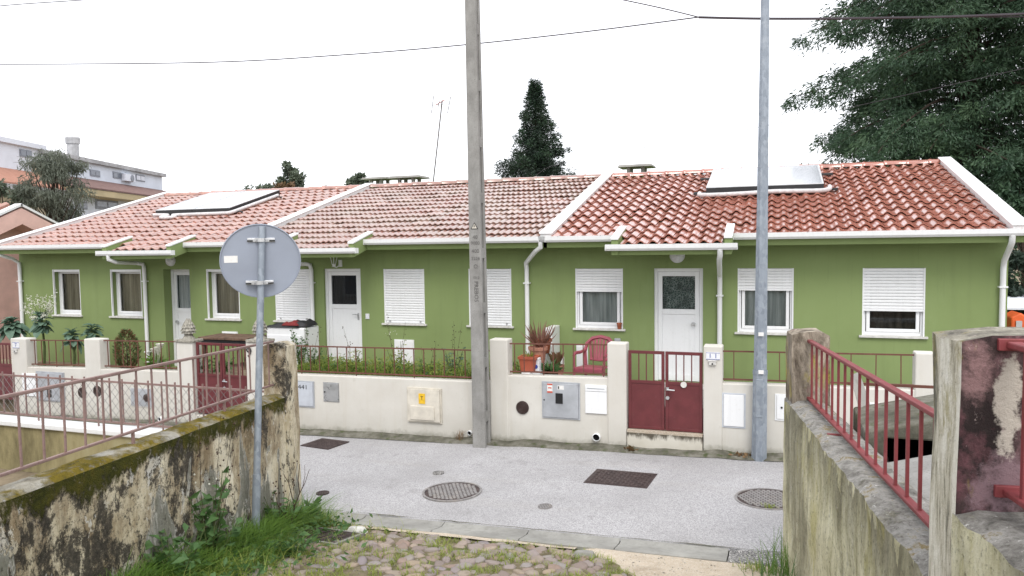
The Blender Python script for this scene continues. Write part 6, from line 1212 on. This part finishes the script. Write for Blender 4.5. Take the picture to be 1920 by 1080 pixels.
tree_px('drooping grey green eucalyptus between the pink gable and the white apartments', 'eucalyptus_tree', 104, 268, 432, 92, 27, 'leaf_euca', 7000, (.30, .045), 21, droop=.9, nclump=44, csize=.34)
tree_px('pale leafy tree at the edge in front of the apartment lattice', 'leafy_tree', 8, 340, 440, 70, 26, 'leaf_far', 2600, (.22, .10), 22, nclump=20)
tree_px('leaning leafy tree above the pale roof', 'leafy_tree', 545, 302, 362, 52, 48, 'leaf_far', 2600, (.30, .16), 23, nclump=16); tree_px('reddish low tree at the foot of the leaning one', 'leafy_tree', 540, 345, 372, 60, 46, 'leaf_red', 1200, (.25, .14), 24, nclump=12)
tree_px('round far tree beside the twin chimneys', 'leafy_tree', 672, 327, 366, 40, 48, 'leaf_far', 1600, (.30, .16), 25, nclump=12); tree_px('low far tree top left of the leaning tree', 'leafy_tree', 488, 349, 372, 50, 46, 'leaf_far', 900, (.28, .14), 26, nclump=10); tree_px('tiny far tree top between leaning tree and chimneys', 'leafy_tree', 596, 349, 372, 40, 50, 'leaf_red', 600, (.28, .14), 27, nclump=8)
tree_px('yellowish conifer bough at the edge beside the gable', 'leafy_tree', 1925, 285, 440, 100, 22, 'leaf_cedar', 4000, (.22, .08), 28, nclump=24, droop=.4)
tree_px('dark bushy tree beyond the right gable corner', 'leafy_tree', 1925, 470, 600, 120, 20, 'leaf_conifer', 3500, (.16, .08), 29, nclump=22)

# ================================================================== BACKGROUND BUILDINGS
# pink neighbour
XP = -19.6
ph = thing('pink_house', 'pink house with a gable and pale verge beyond the green terrace', 'house', (XP-4, 15, .3))
ap = onX(40, 386, XP); yR_, zR_ = ap[1], ap[2]; sl = .46
f0, b0_ = yR_-3.0, yR_+3.0
MB().prism([(f0, -.5), (b0_, -.5), (b0_, zR_-3.0*sl-.1), (yR_, zR_-.1), (f0, zR_-3.0*sl-.1)], 'x', XP-.6, XP-8).build('wall', 'pink_render', ph)
MB().prism([(f0-.35, zR_-3.35*sl-.06), (yR_, zR_-.06), (b0_+.35, zR_-3.35*sl-.06), (b0_+.35, zR_-3.35*sl-.42), (b0_-.1, zR_-3.1*sl-.40), (yR_, zR_-.50), (f0+.1, zR_-3.1*sl-.40), (f0-.35, zR_-3.35*sl-.42)], 'x', XP, XP-.62).build('gable_trim', 'pink_trim', ph)
rf = MB().prism([(f0-.4, zR_-3.4*sl-.055), (yR_, zR_-.055), (b0_+.4, zR_-3.4*sl-.055), (b0_+.4, zR_-3.4*sl), (yR_, zR_), (f0-.4, zR_-3.4*sl)], 'x', XP-.25, XP-8.2).build('roof', 'tile_pale', ph)
for k_ in range(10):
    for j in range(7):
        y = f0-.4+j*.48; z = zR_-(yR_-y)*sl+.03; x = XP-.5-k_*.30
        MB().tube([(x, y, z+.03), (x, y+.5, z+.50*sl+.01)], .10, 6, True).build('roof_tile', 'tile_pale', rf)
for (a, b) in ((f0-.42, yR_+.02), (b0_+.42, yR_-.02)): MB().beam((XP-.12, a, zR_-abs(a-yR_)*sl+.03), (XP-.12, b, zR_+.04), .28, .06, (0, -.4, 1)).build('verge_coping', 'white_paint', rf)
MB().box(XP-.5, f0-.8, -.5, XP-.3, f0-.2, 2.9).build('side_wall', 'pink_render', ph)
# apartment blocks, receding to the right
A = EYE_P+ray(0, 265)*45; B_ = EYE_P+ray(305, 327)*66; ad = nrm((B_-A)*(1, 1, 0)); anm = np.array((-ad[1], ad[0], 0)); anm = anm if anm@A > 0 else -anm; ang = math.atan2(ad[1], ad[0])
def ap_s(px, py, off=0): p = on_plane(px, py, A+anm*off, anm); return float((p-A)@ad), float(p[2])
def apt(label, name='apartment_block'):
    r = thing(name, label, 'building', (A[0], A[1], 0), ang); return r
def abox(parent, nm, s0, s1, z0, z1, d0, d1, mt): MB().box(s0, d0, z0, s1, d1, z1).build(nm, mt, parent)
flip = 1 if (np.cross((0, 0, 1), ad)@anm) > 0 else -1
def lbox(parent, nm, px0, py0, px1, py1, d0, d1, mt, off=None, sl_=None):
    off = d0 if off is None else off; s0, z1 = ap_s(px0, py0, off); s1, _ = ap_s(px1, py1, off); _, z0 = ap_s((px0+px1)/2, py1, off); _, z1 = ap_s((px0+px1)/2, py0, off)
    return MB().box(s0, d0*flip, z0, s1, d1*flip, z1).build(nm, mt, parent)
def awin(parent, px0, py0, px1, py1, off, frame='far_frame', glass='far_glass', half=True):
    w = lbox(parent, 'window', px0, py0, px1, py1, off-.05, off+.05, frame, off); s0, zt = ap_s(px0, (py0+py1)/2, off); s1, _ = ap_s(px1, (py0+py1)/2, off); z1 = ap_s((px0+px1)/2, py0, off)[1]; z0 = ap_s((px0+px1)/2, py1, off)[1]; f = (s1-s0)*.06; sm = (s0+s1)/2
    for a, b in ((s0+f, sm-f/2), (sm+f/2, s1-f)): MB().box(a, (off-.07)*flip, z0+f, b, (off-.052)*flip, z1-f).build('pane', glass, w)
    return w
L_ = apt('white apartment block with orange roof skirt and wooden lattice, at the left edge')
sz = lambda px, py, off=0: ap_s(px, py, off)
sR = sz(78, 300)[0]; s0 = -14
zt = sz(30, 272)[1]; zm = sz(40, 322)[1]; ze = sz(30, 343, -1.6)[1]
MB().box(s0, 0, zm-.3, sR, 8*flip, zt).build('attic_wall', 'far_white', L_); MB().box(s0, -.25*flip, zt, sR+.2, 8.2*flip, zt+.30).build('roof_edge', 'far_white', L_)
MB().hexa([(s0, -1.7*flip, ze-.1), (sR+.2, -1.7*flip, ze-.1), (sR+.2, 0, zm-.1), (s0, 0, zm-.1)], [(s0, -1.7*flip, ze), (sR+.2, -1.7*flip, ze), (sR+.2, .02*flip, zm+.1), (s0, .02*flip, zm+.1)]).build('roof', 'far_roof_orange', L_)
MB().box(s0, -1.75*flip, ze-.45, sR+.2, -.3*flip, ze-.1).build('eave', 'far_metal', L_); MB().box(s0, -.6*flip, 0, sR, 8*flip, ze-.45).build('wall', 'far_cream', L_)
awin(L_, 36, 281, 59, 295, 0)
lat = lbox(L_, 'lattice_frame', 14, 331, 50, 366, -.75, -.65, 'far_white', -.75); a0_, z1_ = sz(16, 345, -.8)[0], sz(30, 333, -.8)[1]; a1_ = sz(44, 345, -.8)[0]; z0_ = sz(30, 362, -.8)[1]
for i in range(9): x = a0_+(a1_-a0_)*i/8; MB().box(x-.04, -.80*flip, z0_, x+.04, -.76*flip, z1_).build('lath', 'far_yellow', lat)
for i in range(8): z = z0_+(z1_-z0_)*i/7; MB().box(a0_, -.82*flip, z-.04, a1_, -.785*flip, z+.04).build('lath', 'far_yellow', lat)
R_ = apt('pale blue white apartment block with dark red roof skirt and air conditioner')
sL, sE = sz(74, 310)[0], sz(304, 340)[0]; zt = sz(200, 312)[1]; zm = sz(220, 346)[1]; ze = sz(220, 358, -1.8)[1]
MB().box(sL, 0, zm-.4, sE, 8*flip, zt).build('attic_wall', 'far_blue', R_); MB().box(sL, -.3*flip, zt, sE+.25, 8.2*flip, zt+.28).build('roof_edge', 'far_metal', R_)
MB().hexa([(sL, -1.9*flip, ze-.1), (sE+1.9, -1.9*flip, ze-.1), (sE+1.0, 0, zm-.1), (sL, 0, zm-.1)], [(sL, -1.9*flip, ze), (sE+1.9, -1.9*flip, ze), (sE+.1, .02*flip, zm+.1), (sL, .02*flip, zm+.1)]).build('roof', 'far_roof', R_); MB().hexa([(sE, -1.85*flip, ze-.1), (sE+1.9, -1.85*flip, ze-.1), (sE+1.9, 9*flip, ze-.1), (sE, 9*flip, ze-.1)], [(sE, 0, zm+.05), (sE+.1, 0, zm+.05), (sE+.1, 8*flip, zm+.05), (sE, 8*flip, zm+.05)]).build('roof', 'far_roof', R_)
MB().box(sL, -1.85*flip, ze-.55, sE+1.8, -.4*flip, ze-.12).build('eave', 'far_yellow', R_); MB().box(sL, -.6*flip, 0, sE+.3, 8*flip, ze-.55).build('wall', 'far_blue', R_)
for (a, b, c2, d) in ((168, 319, 187, 331), (211, 323, 230, 335), (254, 328, 271, 340)): awin(R_, a, b, c2, d, 0, glass='far_white' if a == 254 else 'far_glass')
ac = lbox(R_, 'air_conditioner', 236, 327, 254, 340, -.4, -.02, 'far_white', -.4); sa, za = sz(249, 334, -.45); MB().cyl((sa, -.41*flip, za), (sa, -.45*flip, za), .26, 14).build('fan', 'far_frame', ac)
for (a, b, c2, d) in ((178, 362, 221, 393), (140, 366, 163, 392), (250, 374, 290, 396)): awin(R_, a, b+12, c2, d, -.6)
lat = lbox(R_, 'lattice_frame', 177, 362, 222, 374, -.75, -.65, 'far_white', -.75); a0_, a1_ = sz(178, 368, -.8)[0], sz(221, 368, -.8)[0]; z1_, z0_ = sz(200, 363, -.8)[1], sz(200, 374, -.8)[1]
for i in range(13): x = a0_+(a1_-a0_)*i/12; MB().box(x-.04, -.80*flip, z0_, x+.04, -.76*flip, z1_).build('lath', 'far_cream', lat)
for i in range(4): z = z0_+(z1_-z0_)*i/3; MB().box(a0_, -.82*flip, z-.04, a1_, -.785*flip, z+.04).build('lath', 'far_cream', lat)
sc_, zc_ = sz(138, 303, 1.5); MB().lathe([(.40, -2), (.40, 1.30), (.48, 1.30), (.50, 1.7), (.44, 1.8)], (sc_, 1.5*flip, zc_), 16).build('chimney', 'far_metal', R_)
lbox(R_, 'side_return', 74, 305, 92, 332, -.5, .0, 'far_cream', -.5)
# things beyond the right gable corner
b0 = onY(1905, 590, 17.0); sh = thing('orange_playhouse', 'bright orange plastic object beyond the right gable corner', 'plastic object', (b0[0], 17.0, .8)); MB().prism([(b0[0]-.08, .8), (b0[0]+.22, .8), (b0[0]+.22, b0[2]-.06), (b0[0]+.08, b0[2]+.04), (b0[0]-.08, b0[2]-.06)], 'y', 17, 17.6).build('body', 'orange_plastic', sh, bevel=.03); MB().box(b0[0]-.0, 16.97, b0[2]-.35, b0[0]+.1, 16.999, b0[2]-.12).build('opening', 'far_metal', sh)
b1 = onY(1910, 577, 18.5); rf = thing('lean_to_roof', 'pale lean-to roof behind the orange object', 'roof', (b1[0]+1, 18.5, .8)); MB().hexa([(b1[0]-.4, 18.4, b1[2]-.04), (b1[0]+3, 18.4, b1[2]), (b1[0]+3, 20, b1[2]+.2), (b1[0]-.4, 20, b1[2]+.16)], [(b1[0]-.4, 18.4, b1[2]), (b1[0]+3, 18.4, b1[2]+.04), (b1[0]+3, 20, b1[2]+.24), (b1[0]-.4, 20, b1[2]+.2)]).build('sheet', 'far_white', rf)
for xx in (b1[0]-.3, b1[0]+2.8): MB().box(xx, 18.5, .7, xx+.1, 18.6, b1[2]-.02).build('post', 'bark', rf)

# scattered low herbs in the grass, and yellowish blades through it
P = []
while len(P) < 2600:
    s = -rng.uniform(-.05, 4.0); n_ = abs(rng.normal(0, .42)); p = BL+LD*s+LN*n_
    if n_ < 1.3 and not (abs(p[0]-g0[0]) < .36 and -.5 < p[1]-g0[1] < .34): P.append((p[0], p[1], lane_z(p[0], p[1])-.01))
g = blades('pale_grass', P, rng.uniform(.05, .26, len(P)), rng.uniform(.4, 2.2, len(P)), rng.uniform(.003, .008, len(P)), 'leaf_yellow'); root_parented(g, 'pale bent blades among the green grass by the mossy wall', 'grass')
n = 1500; S_ = -rng.uniform(0, 3.8, n); N2 = np.abs(rng.normal(.15, .4, n)); PP = BL+LD*S_[:, None]+LN*N2[:, None]; zz = np.array([lane_z(a, b) for a, b in PP[:, :2]])
o = leaves_mesh('ground_herbs', np.stack([PP[:, 0], PP[:, 1], zz+rng.uniform(0, .16, n)], 1), rand_unit(n)*(1, 1, .4)+(0, 0, .35), rng.uniform(.04, .10, n), rng.uniform(.02, .05, n), 'leaf_weed'); stuff(o); root_parented(o, 'small broad leaves mixed into the grass by the mossy wall', 'herbs')
# the neighbour's white house across the street, behind the wire fence (outside the view, seen mirrored in the door glass)
nh = thing('white_house', 'plain white house across the street, mirrored in the door glass', 'house', (-15, 1, .3)); MB().box(-22, -6, .3, -10.5, 3.2, 4.0).build('wall', 'stone_white', nh); MB().prism([(-6.4, 3.95), (3.6, 3.95), (-1.4, 5.5)], 'x', -22.4, -10.1).build('roof', 'tile_pale', nh)
for x in (-20, -17.2, -14.6, -12.4): w = MB().box(x, 3.2, 1.5, x+1.0, 3.24, 2.7).build('window', 'white_pvc', nh); MB().box(x+.08, 3.241, 1.58, x+.92, 3.25, 2.62).build('pane', 'far_glass', w)

# loose gravel on the sand and between the cobbles
V = []; Fc = []; k = 0
octv = np.array([(1, 0, 0), (0, 1, 0), (-1, 0, 0), (0, -1, 0), (0, 0, .7), (0, 0, -.5)]); octf = np.array([(0, 1, 4), (1, 2, 4), (2, 3, 4), (3, 0, 4), (1, 0, 5), (2, 1, 5), (3, 2, 5), (0, 3, 5)])
for i in range(1100):
    x, y = rng.uniform(-4.6, .3), rng.uniform(5.6, 7.25); r = rng.uniform(.004, .011)*(1.8 if rng.random() < .06 else 1)
    V.append(octv*r*rng.uniform(.6, 1.2, (6, 3))+np.array((x, y, lane_z(x, y)+(.026 if sand_in(x, y) > .5 else .003)))); Fc.append(octf+k); k += 6
o = stuff(fast_mesh('gravel', np.vstack(V), np.vstack(Fc), 'stone_finial')); root_parented(o, 'loose gravel on the sand and between cobbles', 'gravel')
